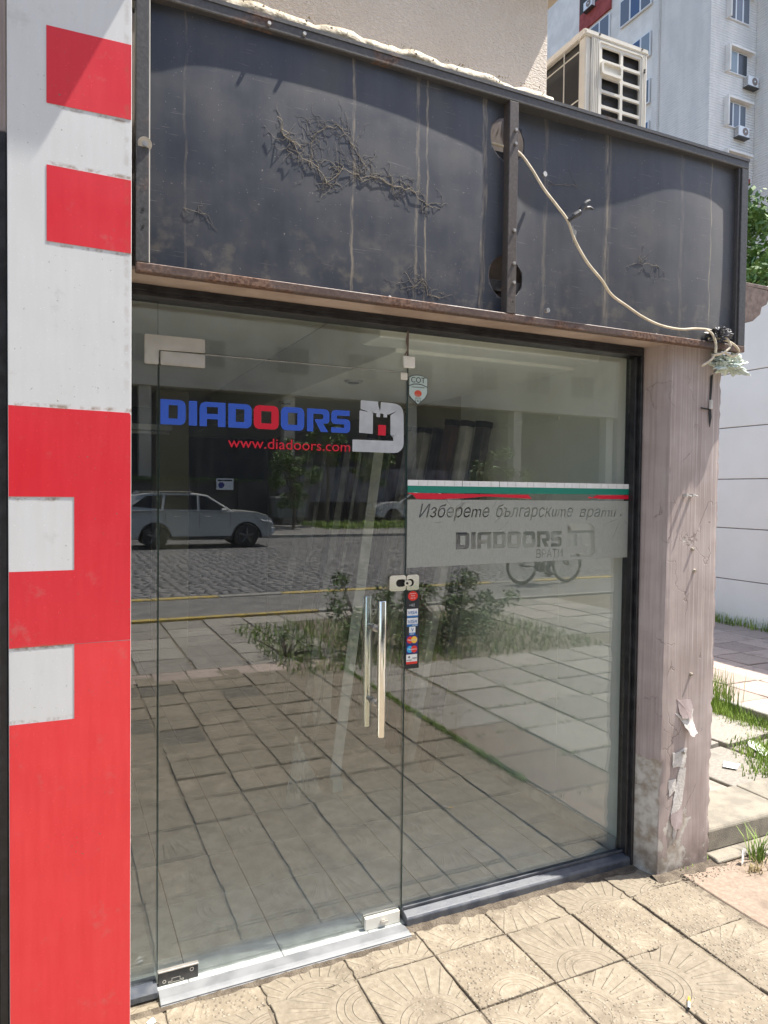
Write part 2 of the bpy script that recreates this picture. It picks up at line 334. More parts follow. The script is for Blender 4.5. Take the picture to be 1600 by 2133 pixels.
def pillar_mat():
    m, T, b = newmat('peeling_mauve_paint', (.34, .27, .26), .65); v = T.pos(); x, y, z = T.sep(v)
    n = T.noise(v, 5, 6); f = T.noise(v, 150, 4); vs = T.noise(T.map(v, (30, 30, .8)), 3, 4)
    c = T.mix(T.ramp(n, .3, .7), (.37, .30, .275), (.46, .385, .36)); c = T.mix(T.m('MULTIPLY', T.ramp(vs, .4, .7), .35), c, (.20, .15, .14))
    # pale drip lines down the front
    fr = T.ramp(y, -.158, -.156, 1, 0); ln = None
    for i in range(13):
        xc = 2.105 + i * .0225 + random.uniform(-.008, .008); a = random.choice((.25, .4, .7, .9)); wd = random.choice((.0012, .0018, .0026)); zt = random.uniform(.62, 1.1)
        q = T.m('MULTIPLY', T.m('MULTIPLY', T.ramp(T.m('ABSOLUTE', T.m('SUBTRACT', x, xc)), wd * .5, wd * 1.4, 1, 0), a), T.ramp(z, zt, zt + .1))
        ln = q if ln is None else T.m('MAXIMUM', ln, q)
    c = T.mix(T.m('MULTIPLY', T.m('MULTIPLY', ln, fr), T.ramp(T.noise(T.map(v, (90, 1, 3)), 3, 3), .3, .55)), c, (.62, .56, .54))
    # peeled plaster and grime near the foot and the left arris
    nn = T.noise(v, 5.5, 6, .62)
    front = T.ramp(y, -.158, -.150, 1, 0); side = T.m('SUBTRACT', 1, front)
    pside = T.m('MULTIPLY', side, T.ramp(T.m('ADD', z, T.m('MULTIPLY', nn, .42)), .735, .745, 1, 0))
    pfront = T.m('MULTIPLY', front, T.ramp(T.m('ADD', T.m('ADD', T.noise(v, 9, 6, .6), T.ramp(z, .0, .55, .14, -.12)), T.ramp(T.m('ABSOLUTE', T.m('SUBTRACT', x, 2.19)), .02, .10, .05, -.06)), .615, .622))
    pe = T.m('MAXIMUM', pside, pfront)
    pw = T.mix(T.ramp(T.noise(v, 18, 6), .35, .65), (.30, .25, .195), (.56, .53, .48)); c = T.mix(pe, c, pw)
    ce = T.voro(T.vadd(T.map(v, (1, 1, .6)), T.comb(T.m('MULTIPLY', n, .25), 0, T.m('MULTIPLY', n, .3))), 5.5, 'DISTANCE_TO_EDGE'); crack = T.m('MULTIPLY', T.ramp(ce, .002, .012, 1, 0), T.ramp(T.noise(v, 4.5, 3), .52, .60))
    c = T.mix(T.m('MULTIPLY', crack, .5), c, (.12, .09, .075)); grime = T.m('MULTIPLY', T.ramp(z, .0, .16, .7, 0), T.ramp(T.noise(v, 12, 4), .3, .6)); c = T.mix(grime, c, (.10, .08, .06))
    T.l.new(c, b.inputs['Base Color'])
    h = T.m('ADD', T.m('ADD', T.m('MULTIPLY', f, .12), T.m('MULTIPLY', n, .9)), T.m('SUBTRACT', T.m('MULTIPLY', pe, -.7), T.m('MULTIPLY', crack, .8)))
    T.l.new(T.bump(h, .0035, .55), b.inputs['Normal']); return m
M['pillar'] = pillar_mat()
M['plaster'] = mottled('pale_plaster', (.52, .49, .45), (.66, .63, .59), 20, .85, bump=.002)
M['paintflake'] = mottled('mauve_paint_flake', (.33, .26, .25), (.42, .35, .34), 20, .6)
def stucco(name, c1, c2, sc=(60, 60, 160), bd=.012):
    m, T, b = newmat(name, c1, .85); v = T.pos()
    g = T.noise(T.map(v, sc, rot=(0, R(12), 0)), 1, 3); k = T.noise(v, 1.6, 5)
    c = T.mix(T.ramp(k, .3, .7), c1, c2); c = T.mix(T.m('MULTIPLY', T.ramp(g, .60, .68), .45), c, tuple(q * .55 for q in c1))
    T.l.new(c, b.inputs['Base Color']); T.l.new(T.bump(T.ramp(g, .35, .65, 1, 0), bd), b.inputs['Normal']); return m
M['stucco'] = stucco('cream_scratched_stucco', (.76, .66, .55), (.82, .73, .63), bd=.004)
M['shade_wall'] = mottled('taupe_wall', (.20, .165, .15), (.27, .23, .21), 15, .85, world=True)
def farwall():
    m, T, b = newmat('white_painted_brickwork', (.62, .62, .62), .85); v = T.pos(); x, y, z = T.sep(v)
    cr = T.m('PINGPONG', T.m('ADD', z, T.m('MULTIPLY', T.noise(T.map(v, (.8, .8, 3)), 2, 3), .10)), .07)
    line = T.ramp(cr, .0, .022, 1, 0); k = T.noise(T.map(v, (1.5, 1.5, .35)), 1, 6); c = T.mix(T.ramp(k, .35, .7), (.84, .80, .74), (.73, .70, .65))
    f = T.noise(T.map(v, (2, 2, 14)), 2, 5)
    c = T.mix(T.m('MULTIPLY', line, .28), c, (.30, .30, .31)); c = T.mix(T.m('MULTIPLY', T.ramp(f, .55, .7), .3), c, (.42, .42, .42))
    T.l.new(c, b.inputs['Base Color']); T.l.new(T.bump(T.m('SUBTRACT', f, line), .03), b.inputs['Normal']); return m
M['farwall'] = farwall()
M['farplain'] = mottled('white_render', (.82, .78, .72), (.70, .67, .62), 1.2, .85, bump=.01, bscale=9, world=True)
M['redpanel'] = mottled('faded_red_panel', (.36, .07, .06), (.27, .05, .045), 2, .8, world=True)
M['white_pvc'] = newmat('white_pvc', (.75, .76, .77), .4)[0]
M['curtain'] = mottled('pale_curtain', (.34, .36, .38), (.5, .52, .53), 2, .8, world=True)
M['cream_wall'] = mottled('cream_panel_wall', (.84, .80, .74), (.88, .84, .79), 1.5, .8, bump=.002, world=True)
M['brown'] = mottled('brown_wood_trim', (.12, .085, .075), (.20, .15, .13), 30, .7, world=True)
M['int_wall'] = mottled('interior_wall', (.74, .76, .68), (.80, .82, .74), 3, .85, world=True)
M['int_tan'] = mottled('interior_tan', (.46, .42, .30), (.52, .48, .35), 3, .8, world=True)
M['ceiling'] = mottled('ceiling_paint', (.82, .82, .73), (.86, .86, .78), 4, .85, world=True)
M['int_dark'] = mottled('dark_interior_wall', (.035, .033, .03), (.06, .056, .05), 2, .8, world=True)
M['floor_tile'] = mottled('grey_ceramic_tile', (.34, .36, .335), (.45, .47, .44), 14, .38, per_object=.06)
M['grout'] = newmat('grout', (.09, .09, .085), .9)[0]
M['door_dark'] = mottled('dark_metal_profile', (.05, .048, .045), (.10, .09, .085), 10, .4, .2, per_object=.4)
M['door_grey'] = mottled('grey_metal_profile', (.34, .33, .30), (.48, .46, .42), 10, .4, per_object=.3)
M['door_brown'] = mottled('brown_profile', (.07, .035, .025), (.11, .06, .04), 10, .45, per_object=.3)
M['pale_strip'] = mottled('pale_board', (.50, .52, .50), (.62, .63, .60), 15, .5)
M['dim_strip'] = mottled('grey_board', (.20, .21, .20), (.30, .31, .29), 15, .5)
M['paper'] = mottled('white_card', (.80, .79, .73), (.86, .85, .79), 30, .7)
M['pvc_cream'] = mottled('cream_metal', (.66, .63, .55), (.73, .70, .62), 5, .42)
M['black'] = newmat('black', (.01, .01, .01), .6)[0]
M['coil'] = mottled('black_coil', (.008, .008, .008), (.02, .018, .015), 60, .5)
M['blue'] = newmat('blue_vinyl', (.03, .10, .52), .45)[0]
M['red'] = newmat('red_vinyl_letter', (.62, .006, .03), .45)[0]
M['grey_vinyl'] = mottled('silver_grey_vinyl', (.42, .44, .46), (.50, .52, .54), 20, .5)
M['white_vinyl'] = mottled('white_vinyl', (.72, .72, .70), (.8, .8, .78), 30, .5)
M['green_vinyl'] = newmat('green_vinyl', (.005, .20, .14), .45)[0]
M['pale_green'] = newmat('pale_mint_vinyl', (.46, .56, .53), .5)[0]
M['print_black'] = newmat('black_print', (.015, .018, .022), .5)[0]
M['orange'] = newmat('orange_red_print', (.60, .08, .035), .5)[0]
M['st_blue'] = newmat('sticker_blue', (.02, .16, .42), .45)[0]
M['st_navy'] = newmat('sticker_navy', (.02, .03, .20), .45)[0]
M['st_red'] = newmat('sticker_red', (.70, .03, .02), .45)[0]
M['st_yellow'] = newmat('sticker_yellow', (.85, .50, .05), .45)[0]
M['st_cyan'] = newmat('sticker_cyan', (.02, .38, .70), .45)[0]
def film_mat():
    m = bpy.data.materials.new('frosted_film'); m.use_nodes = True; T = NT(m); n = T.n; n.clear()
    out = n.new('ShaderNodeOutputMaterial'); tr = n.new('ShaderNodeBsdfTransparent'); df = n.new('ShaderNodeBsdfPrincipled'); tl = n.new('ShaderNodeBsdfTranslucent')
    v = T.pos(); g = T.noise(v, 350, 2); s = T.noise(T.map(v, (120, 1, 14)), 2, 3)
    ce = T.voro(v, 9, 'DISTANCE_TO_EDGE'); ck = T.m('MULTIPLY', T.ramp(ce, .0, .012, 1, 0), T.ramp(T.noise(v, 5, 3), .52, .6))
    c = T.mix(T.ramp(T.m('ADD', T.m('MULTIPLY', g, .6), T.m('MULTIPLY', s, .4)), .35, .65), (.42, .43, .39), (.58, .59, .54)); T.l.new(c, df.inputs['Base Color']); df.inputs['Roughness'].default_value = .45
    tl.inputs[0].default_value = (.6, .6, .55, 1)
    a = n.new('ShaderNodeMixShader'); a.inputs[0].default_value = .35; T.l.new(df.outputs[0], a.inputs[1]); T.l.new(tl.outputs[0], a.inputs[2])
    k = n.new('ShaderNodeMixShader'); T.l.new(T.m('SUBTRACT', .86, T.m('MULTIPLY', ck, .6)), k.inputs[0]); T.l.new(tr.outputs[0], k.inputs[1]); T.l.new(a.outputs[0], k.inputs[2]); T.l.new(k.outputs[0], out.inputs[0]); return m
M['film'] = film_mat()
M['wrap'] = mottled('torn_yellow_wrap', (.30, .245, .15), (.42, .36, .26), 30, .6, bump=.006, bscale=45)
M['card'] = mottled('cardboard', (.52, .44, .34), (.60, .52, .42), 9, .8)
M['cable'] = mottled('cream_cable', (.55, .47, .34), (.68, .60, .46), 30, .6)
M['vine'] = mottled('dry_vine', (.17, .145, .11), (.30, .26, .20), 40, .85)
M['bag'] = mottled('plastic_bag', (.42, .48, .42), (.60, .66, .58), 14, .35)
M['tape'] = mottled('black_tape', (.015, .015, .017), (.09, .09, .095), 20, .4)
M['bolt'] = mottled('zinc_bolt', (.35, .34, .32), (.5, .48, .45), 60, .4, .7)
M['car_paint'] = newmat('silver_car_paint', (.36, .36, .345), .28, .2)[0]
M['car_glass'] = newmat('dark_car_glass', (.008, .009, .010), .12, 0, .2)[0]
M['car_grey'] = newmat('light_grey_paint', (.5, .5, .5), .3, .3)[0]
M['alloy'] = newmat('alloy', (.12, .12, .12), .35, .7)[0]
M['lamp_glass'] = newmat('headlamp_glass', (.5, .52, .55), .08, .3)[0]
M['tan_facade'] = mottled('tan_facade', (.46, .40, .31), (.56, .50, .40), .6, .85, bump=.02, bscale=4, world=True)
M['dark_shop'] = mottled('dark_ground_floor', (.035, .035, .033), (.07, .065, .06), 1.2, .7, world=True)
M['greyfence'] = mottled('grey_tarpaulin', (.13, .125, .13), (.20, .19, .20), 2.5, .6, bump=.05, bscale=2, world=True)
M['bin'] = mottled('galvanised_bin', (.17, .18, .175), (.26, .27, .26), 4, .55, .3, world=True)
M['skin'] = newmat('skin', (.45, .27, .19), .6)[0]
M['jersey'] = mottled('dark_cloth', (.04, .045, .06), (.07, .075, .09), 20, .9)
M['denim'] = mottled('grey_cloth', (.10, .10, .11), (.15, .15, .16), 20, .9)
M['hair'] = newmat('dark_hair', (.02, .014, .01), .8)[0]

# ================================================================ ground, paving, road
g = MB().box(-150, 150, -150, 150, -.5, -.16).build('ground', M['soil']); g['kind'] = 'structure'
bed = MB().box(-18, 30, -8.55, 7, -.155, -.023).build('pavement_bed', M['sand']); bed['kind'] = 'structure'
road = MB().box(-60, 80, -23.2, -9.12, -.158, -.10).build('street_road', M['cobble']); road['kind'] = 'structure'
path = MB().box(-18, 30, -8.52, -6.93, -.05, -.006).build('asphalt_path', M['asphalt']); path['kind'] = 'structure'
far_walk = MB().box(-60, 80, -36, -23.4, -.158, .0).build('far_pavement', M['asphalt']); far_walk['kind'] = 'structure'
kerbs = struct('kerb')
for i in range(48):
    x = -18 + i; k = MB().box(.004, .996, -.15, 0, -.12, .015).build('kerb_stone', M['yellow'] if i % 5 else M['kerb'], kerbs, .012); k.location = (x, -8.53, 0)
for i in range(40):
    k = MB().box(.004, 1.59, -.18, 0, -.12, .02).build('kerb_stone', M['kerb'], kerbs, .015); k.location = (-20 + i * 1.6, -23.21, 0)
for i in range(48):
    k = MB().box(.003, .997, -.11, 0, -.05, .012).build('kerb_stone', M['yellow'] if i < 21 else M['kerb'], kerbs, .006); k.location = (-18 + i, -6.81, 0)

pave = struct('pavement')
def slabmesh(w, d, h=.05, bev=.004, chips=0, seed=0):
    rr = random.Random(seed); bm = bmesh.new(); n = 7
    xs = [-w / 2 + w * i / n for i in range(n + 1)]; ys = [-d / 2 + d * i / n for i in range(n + 1)]
    pts = [(x, -d / 2) for x in xs[:-1]] + [(w / 2, y) for y in ys[:-1]] + [(x, d / 2) for x in reversed(xs[1:])] + [(-w / 2, y) for y in reversed(ys[1:])]
    top = []; mid = []; bot = []
    for x, y in pts:
        jx, jy = rr.uniform(0, .0035), rr.uniform(0, .0035); cut = rr.random() < chips
        x2 = x - math.copysign(jx, x) if abs(abs(x) - w / 2) < 1e-6 else x; y2 = y - math.copysign(jy, y) if abs(abs(y) - d / 2) < 1e-6 else y
        if cut: x2 -= math.copysign(rr.uniform(.003, .010), x) if abs(abs(x) - w / 2) < 1e-6 else 0; y2 -= math.copysign(rr.uniform(.003, .010), y) if abs(abs(y) - d / 2) < 1e-6 else 0
        mid.append(bm.verts.new((x2, y2, -bev))); bot.append(bm.verts.new((x2, y2, -h)))
        top.append(bm.verts.new((x2 - math.copysign(bev, x) * (abs(x) / (w / 2)), y2 - math.copysign(bev, y) * (abs(y) / (d / 2)), 0)))
    m = len(pts); bm.faces.new(top)
    for i in range(m):
        j = (i + 1) % m; bm.faces.new((mid[i], mid[j], top[j], top[i])); bm.faces.new((bot[i], bot[j], mid[j], mid[i]))
    bmesh.ops.recalc_face_normals(bm, faces=bm.faces)
    me = bpy.data.meshes.new('tile'); bm.to_mesh(me); bm.free(); return me
tm = [slabmesh(.3040, .2950, bev=.0022, chips=.07, seed=i) for i in range(5)]
def put(me, mat, name, x, y, z, rot=0, tilt=.3, sc=1):
    o = bpy.data.objects.new(name, me); COL.objects.link(o); o.parent = pave
    if not me.materials: me.materials.append(mat)
    o.scale = (sc, sc, 1); o.location = (x, y, z); o.rotation_euler = (R(random.gauss(0, tilt)), R(random.gauss(0, tilt)), rot + R(random.gauss(0, .35))); return o
PX, PY = .3105, .2985
for c in range(-10, 4):
    for r_ in range(0, 13):
        x = 1.243 - .3105 * 1 + (c + .5) * .3105; x = .9325 + (c + .5) * .3075; y = -.225 - (r_ + .5) * .2985
        t_ = put(random.choice(tm), M['tile'], 'paving_tile', x, y, -.015 + random.uniform(-.0025, .0025), random.choice((0, 1, 2, 3)) * PI / 2, .3 if r_ < 3 else .6, 1 if r_ < 3 else .968)
        if (c, r_) in ((-3, 11), (-2, 11), (-4, 9), (-3, 8), (-2, 7), (-5, 7), (0, 10)):
            t_.material_slots[0].link = 'OBJECT'; t_.material_slots[0].material = M['broken']; t_.location.z -= .004
cutm = [slabmesh(.3040, .160, bev=.0022, chips=.08, seed=20 + i) for i in range(3)]
for c in range(-10, 4):
    put(random.choice(cutm), M['tile'], 'paving_tile', .9325 + (c + .5) * .3075, -.225 + .081, -.017, random.choice((0, 1)) * PI, .2)
# large slabs to the right of the sunburst paving
sm_ = [slabmesh(.49, .49, chips=.15, seed=40 + i) for i in range(4)]
def grid(x0, y0, nx, ny, sx, sy, z, mats, name, meshes, skip=None):
    for i in range(nx):
        for j in range(ny):
            x, y = x0 + (i + .5) * sx, y0 - (j + .5) * sy
            if skip and skip(x, y): continue
            put(random.choice(meshes), mats, name, x, y, z + random.uniform(-.004, .004), random.choice((0, 1, 2, 3)) * PI / 2, .35)
red_m = [slabmesh(.49, .55, chips=.15, seed=60)]; 
for j in range(3): put(red_m[0], M['redslab'], 'reddish_slab', 2.435, -.44 - j * .565, -.017, 0, .3)
bush_zone = lambda x, y: (2.3 < x < 5.2 and -6.2 < y < -3.5)
grid(2.70, -.16, 14, 7, .503, .503, -.014, M['slab'], 'slab', sm_, bush_zone)
for j in range(4): put(sm_[j % 4], M['slab'], 'slab', 2.43, -2.12 - j * .503, -.016, 0, .3)
grid(-3.2, -4.22, 20, 5, .51, .508, -.012, M['slab'], 'slab', sm_, bush_zone)
pinkm = [slabmesh(.297, .297, chips=.1, seed=70 + i) for i in range(2)]
# narrow pink strip
for i in range(19): put(pinkm[i % 2], M['pink'], 'pink_tile', -3.0 + i * .302, -4.07, -.014, 0, .2)
# raised court on the right: slabs, then pink tiles up to the cream wall
court = MB().box(2.42, 12, -.10, 9, -.03, .045).build('court_bed', M['soil']); court['kind'] = 'structure'
for i in range(4):
    for j in range(4):
        x, y = 2.72 + i * .53, .42 + j * .53
        if x > 4.3: continue
        put(sm_[(i + j) % 4], M['tile'] if False else M['step'], 'slab', x, y, .085 + random.uniform(-.006, .006), R(4), .7)
pk2 = [slabmesh(.392, .392, chips=.1, seed=80 + i) for i in range(3)]
M['pink2'] = M['pink']
for i in range(8):
    for j in range(17):
        x, y = 4.55 + i * .4, -.9 + j * .4
        put(pk2[(i * 3 + j) % 3], M['pink'], 'pink_tile', x, y, .082 + random.uniform(-.002, .002), 0, .25)
for j in range(7):
    k = MB().box(-.03, .03, 0, .99, -.05, .06).build('kerb_stone', M['kerb'], kerbs, .006); k.location = (4.30, -.6 + j, .05)
# front step slabs beside the mauve pillar
step = thing('concrete_step', 'weathered concrete step of two slabs beside the mauve pillar', 'step', (2.42, -.13, 0))
MB().prism([(0, .01), (.0, .105), (.012, .118), (.30, .118), (.30, .01)], 'x', .0, .545).build('slab', M['step'], step, .004)
MB().prism([(0, .01), (.0, .105), (.012, .118), (.30, .118), (.30, .01)], 'x', .556, 1.25).build('slab', M['step'], step, .004)
MB().prism([(-.055, -.03), (-.07, -.005), (-.05, .008), (.2, .008), (.2, -.03)], 'x', -.01, .62).build('mortar_ledge', M['step'], step, .004)

# gravel and crumbs in joints
def scatter(name, n, fn, mat, rmin, rmax, label, cat):
    mb = MB()
    for _ in range(n):
        x, y, z = fn(); r = random.uniform(rmin, rmax); rot = Matrix.Rotation(random.uniform(0, 6), 3, 'Z') @ Matrix.Rotation(random.uniform(0, 1), 3, 'X')
        vs = [rot @ Vector(p) * r * random.uniform(.7, 1.2) + Vector((x, y, z)) for p in ((1, 0, 0), (-1, 0, 0), (0, .8, 0), (0, -.8, 0), (0, 0, .6), (0, 0, -.6))]
        mb.add(vs, [(0, 2, 4), (2, 1, 4), (1, 3, 4), (3, 0, 4), (2, 0, 5), (1, 2, 5), (3, 1, 5), (0, 3, 5)])
    return tag(mb.build(name, mat), label, cat, kind='stuff')
M['pebble_pale'] = mottled('pale_pebbles', (.26, .225, .17), (.42, .37, .30), 60, .8, world=True)
M['pebble'] = mottled('pebbles', (.22, .18, .13), (.46, .41, .33), 60, .8, world=True)
def gj():
    c = random.randint(-3, 4); r_ = random.randint(0, 5); t = random.random()
    if random.random() < .5: return (.9325 + c * .3075 + random.gauss(0, .007), -.225 - random.uniform(0, 1.2), -.022)
    return (random.uniform(0, 2.2), -.225 - r_ * .2985 + random.gauss(0, .007), -.022)
scatter('grit', 900, gj, M['pebble'], .0015, .0045, 'small pale grit lying in the joints of the beige paving', 'grit')
def gp():
    k = random.choice(((1.1, -.42, .13), (1.42, -.72, .12), (1.95, -.62, .08), (1.05, -.75, .1))); return (random.gauss(k[0], k[2]), random.gauss(k[1], k[2]), -.0145)
scatter('loose_gravel', 380, gp, M['pebble'], .0015, .0042, 'patches of exposed rounded gravel on worn paving tiles', 'gravel')
scatter('soil_crumbs', 1500, lambda: (random.uniform(.9, 2.1), -.065 + random.gauss(0, .022) - (.05 if random.random() < .1 else 0), -.02), M['soil'], .002, .006, 'dark dirt crumbs along the foot of the slate sill', 'dirt')
def dirt_strip(name, label, pts, w0, h0):
    mb = MB(); n = len(pts)
    for i, (x, y) in enumerate(pts):
        q = w0 * (.5 + .8 * abs(mn.noise(Vector((x * 8, y * 9, 1)))) + .4 * mn.noise(Vector((x * 24, 0, 2)))); h = h0 * (.6 + .8 * abs(mn.noise(Vector((x * 30, y * 30, 5)))))
        mb.v += [(x, y + .02, -.02), (x, y + .006, -.015 + h), (x, y - q * .45, -.015 + h * .5), (x, y - q, -.0175)]
    for i in range(n - 1):
        for k in range(3): mb.f.append((i * 4 + k, i * 4 + 4 + k, i * 4 + 5 + k, i * 4 + 1 + k))
    return tag(mb.build(name, M['soil'], None, 0, True), label, 'dirt', kind='stuff')
dirt_strip('dirt', 'dark dirt packed along the foot of the slate sill', [(.90 + i * .012, -.048) for i in range(97)], .055, .008)
dirt_strip('dirt', 'dark dirt packed under the aluminium door threshold', [(-.10 + i * .012, -.104) for i in range(86)], .025, .004)
dirt_strip('dirt', 'brown dirt collected along the front foot of the mauve pillar', [(2.05 + i * .012, -.162) for i in range(60)], .05, .012)
scatter('corner_dirt', 900, lambda: (random.uniform(2.0, 3.1), -.21 + random.gauss(0, .03), -.018), M['soil'], .002, .008, 'brown dirt and crumbs at the foot of the mauve pillar', 'dirt')

# ================================================================ the shop building
shop = thing('shop_building', 'single storey shop with cream stucco wall above and mauve corner pillar', 'building')
# roof block with soffit
box('roof_slab', M['shade_wall'], shop, -1.6, 2.40, -.10, 6.0, 2.62, 3.10, .004)
box('lintel', M['shade_wall'], shop, -1.6, 2.40, -.10, .12, 2.315, 2.62, .003)
box('soffit', M['soffit'], shop, -.10, 2.40, -.187, -.035, 2.300, 2.312, .002)
# upper wall in scratched stucco
box('upper_wall', M['stucco'], shop, -1.6, 1.534, .0, 3.0, 3.10, 3.74, .004)
MB().prism([(-.09, 3.775), (-.09, 3.80), (0, 3.80), (1.0, 3.80), (1.0, 3.74), (-.01, 3.74), (-.05, 3.752)], 'x', -1.6, 1.63).build('cornice', M['card'], shop, .003)
box('parapet', M['stucco'], shop, -1.6, 1.5, .05, 3.0, 3.80, 4.3, .004)
# corner pillar
pm = MB()
nz = 90; nx_ = 14
def pil():
    bm = bmesh.new(); rr = random.Random(5)
    per = [(2.078 + .314 * i / nx_, -.16) for i in range(nx_ + 1)] + [(2.392, -.16 + .26 * i / 5) for i in range(1, 6)] + [(2.0475, .10), (2.0475, .03), (2.0475, -.052), (2.056, -.08), (2.067, -.12)]
    rows = []
    for k in range(nz + 1):
        z = -.02 + 2.35 * k / nz; row = []
        for (x, y) in per:
            dx = dy = 0; corner = (abs(x - 2.078) < .001 and abs(y + .16) < .001) or (abs(x - 2.392) < .001 and abs(y + .16) < .001)
            if corner: q = abs(rr.gauss(0, .0022)) + (.004 if z < .5 and rr.random() < .4 else 0); dx = math.copysign(q, 2.2 - x); dy = q
            elif y < -.159: dy = .0016 * mn.noise(Vector((x * 9, z * 5, 3))) + (.0022 * mn.noise(Vector((x * 26, z * 20, 9))) if z < .8 else 0)
            if z > 2.0 and z < 2.3 and x < 2.10 and y < -.1: dx += .004 * rr.random()
            lean = (.02 * (z / 2.3)) * (1 if y < -.13 else .15) if x < 2.2 else .006 * (z / 2.3)
            row.append(bm.verts.new((x + dx + lean, y + dy, z)))
        rows.append(row)
    n = len(per)
    for a, b in zip(rows, rows[1:]):
        for i in range(n): bm.faces.new((a[i], a[(i + 1) % n], b[(i + 1) % n], b[i]))
    bmesh.ops.recalc_face_normals(bm, faces=bm.faces)
    [setattr(f, 'smooth', True) for f in bm.faces]
    me = bpy.data.meshes.new('corner_pillar'); bm.to_mesh(me); bm.free(); return link('corner_pillar', me, M['pillar'], shop, True)
pil_o = pil()
def flake(name, pts, curl, mat, parent=pil_o):
    """a curled scrap of paint: polygon (x,z) on the pillar front whose lower end lifts off"""
    rj = random.Random(len(pts) * 31 + int(pts[0][1] * 1000)); q_ = []
    for (xa, za), (xb, zb) in zip(pts, pts[1:] + pts[:1]):
        for k in range(4): t = k / 4; q_.append((xa + (xb - xa) * t + rj.gauss(0, .0022), za + (zb - za) * t + rj.gauss(0, .0028)))
    pts = q_
    cx = sum(p[0] for p in pts) / len(pts); cz = sum(p[1] for p in pts) / len(pts); z1 = max(p[1] for p in pts); z0 = min(p[1] for p in pts)
    mb = MB(); ring = []
    def Y(x, z): t = (z1 - z) / (z1 - z0); return -.1625 - curl * t * t
    fr = [(x, Y(x, z), z) for x, z in pts] + [(cx, Y(cx, cz) - .002, cz)]; bk = [(x, y + .0012, z) for x, y, z in fr]; n = len(pts)
    mb.add(fr + bk, [(i, (i + 1) % n, n) for i in range(n)] + [(n + 1 + (i + 1) % n, n + 1 + i, 2 * n + 1) for i in range(n)] + [(i, n + 1 + i, n + 1 + (i + 1) % n, (i + 1) % n) for i in range(n)])
    return mb.build(name, mat, parent)
flake('paint_flake', [(2.165, .695), (2.20, .672), (2.245, .668), (2.27, .705), (2.262, .645), (2.275, .60), (2.235, .592), (2.215, .63)], .03, M['plaster'])
flake('paint_flake', [(2.17, .755), (2.25, .752), (2.262, .72), (2.245, .665), (2.205, .668), (2.18, .69)], .014, M['paintflake'])
flake('paint_flake', [(2.15, .26), (2.19, .275), (2.225, .25), (2.215, .19), (2.17, .175), (2.145, .21)], .008, M['paintflake'])
for P_ in ([(2.15, .52), (2.235, .53), (2.235, .485), (2.225, .45), (2.155, .455)], [(2.195, .45), (2.235, .445), (2.225, .37), (2.21, .28), (2.175, .20), (2.15, .25), (2.165, .33)], [(2.13, .40), (2.175, .405), (2.17, .35), (2.135, .33)], [(2.16, .19), (2.19, .21), (2.185, .15), (2.165, .12)]):
    flake('bare_plaster_patch', P_, .001, M['plaster'])
for (x, z) in ((2.255, 1.32), (2.24, 1.415), (2.21, 1.415 - .9), (2.25, .86)):
    MB().tube([(x, -.158, z), (x, -.172, z)], [.009, .006], 7).build('wall_plug', M['pebble'], pil_o)
for x in (2.185, 2.225):
    MB().box(x - .006, x + .006, -.18, -.158, 1.645, 1.66).tube([(x + .004, -.18, 1.652), (x + .012, -.19, 1.648)], .004, 6).build('cable_clip', M['plaster'], pil_o)
# deep crack near the top of the pillar
MB().prism([(2.325, 2.18), (2.338, 2.19), (2.334, 2.11), (2.328, 2.06), (2.336, 2.0), (2.326, 1.955), (2.318, 2.02), (2.322, 2.07)], 'y', -.166, -.1635).build('crack', M['black'], pil_o)
MB().prism([(2.27, 2.04), (2.33, 2.035), (2.33, 2.03), (2.27, 2.034)], 'y', -.166, -.1635).build('crack', M['black'], pil_o)
MB().box(2.318, 2.332, -.176, -.164, 2.035, 2.075).build('plaster_chunk', M['plaster'], pil_o, .002)
# left pier behind the cladding
box('pier', M['int_wall'], shop, -.415, -.108, -.215, .30, -.03, 3.60, .003)
# interior
box('ceiling_high', M['ceiling'], shop, -1.6, 1.06, .12, 6.0, 2.58, 2.62, 0)
box('ceiling_low', M['ceiling'], shop, 1.06, 2.05, .42, 6.0, 2.27, 2.58, .004)
box('ceiling_beam', M['ceiling'], shop, -.9, 2.05, .12, .42, 2.40, 2.5785, .004)
box('ceiling_beam', M['ceiling'], shop, .9, 2.05, .24, .42, 2.285, 2.40, .004)
box('interior_wall', M['int_wall'], shop, 2.045, 2.09, .03, 1.5, -.03, 2.58, 0)
box('interior_wall', M['int_tan'], shop, 2.045, 2.09, 1.5, 6.0, -.03, 2.58, 0)
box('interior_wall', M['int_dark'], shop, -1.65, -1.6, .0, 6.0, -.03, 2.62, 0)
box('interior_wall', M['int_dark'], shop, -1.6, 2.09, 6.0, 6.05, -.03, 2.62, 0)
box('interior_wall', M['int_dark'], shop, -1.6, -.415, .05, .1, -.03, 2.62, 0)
box('interior_column', M['int_tan'], shop, .55, .85, 4.5, 4.8, 0, 2.58, .003)
box('door_trim', M['int_wall'], shop, 2.0435, 2.045, .50, .52, .0, 2.05, .002)
box('door_trim', M['int_wall'], shop, 2.038, 2.045, .52, 1.15, 2.03, 2.05, .002)
box('skirting', M['floor_tile'], shop, 2.033, 2.045, .05, 6.0, .0, .07, .001)
fl = box('shop_floor', M['grout'], shop, -1.6, 2.045, -.03, 6.0, -.06, -.008, 0)
ftm = MB().box(-.163, .163, -.163, .163, -.008, .0).build('floor_tile', M['floor_tile'], fl, .0012)
fm = ftm.data; first = True
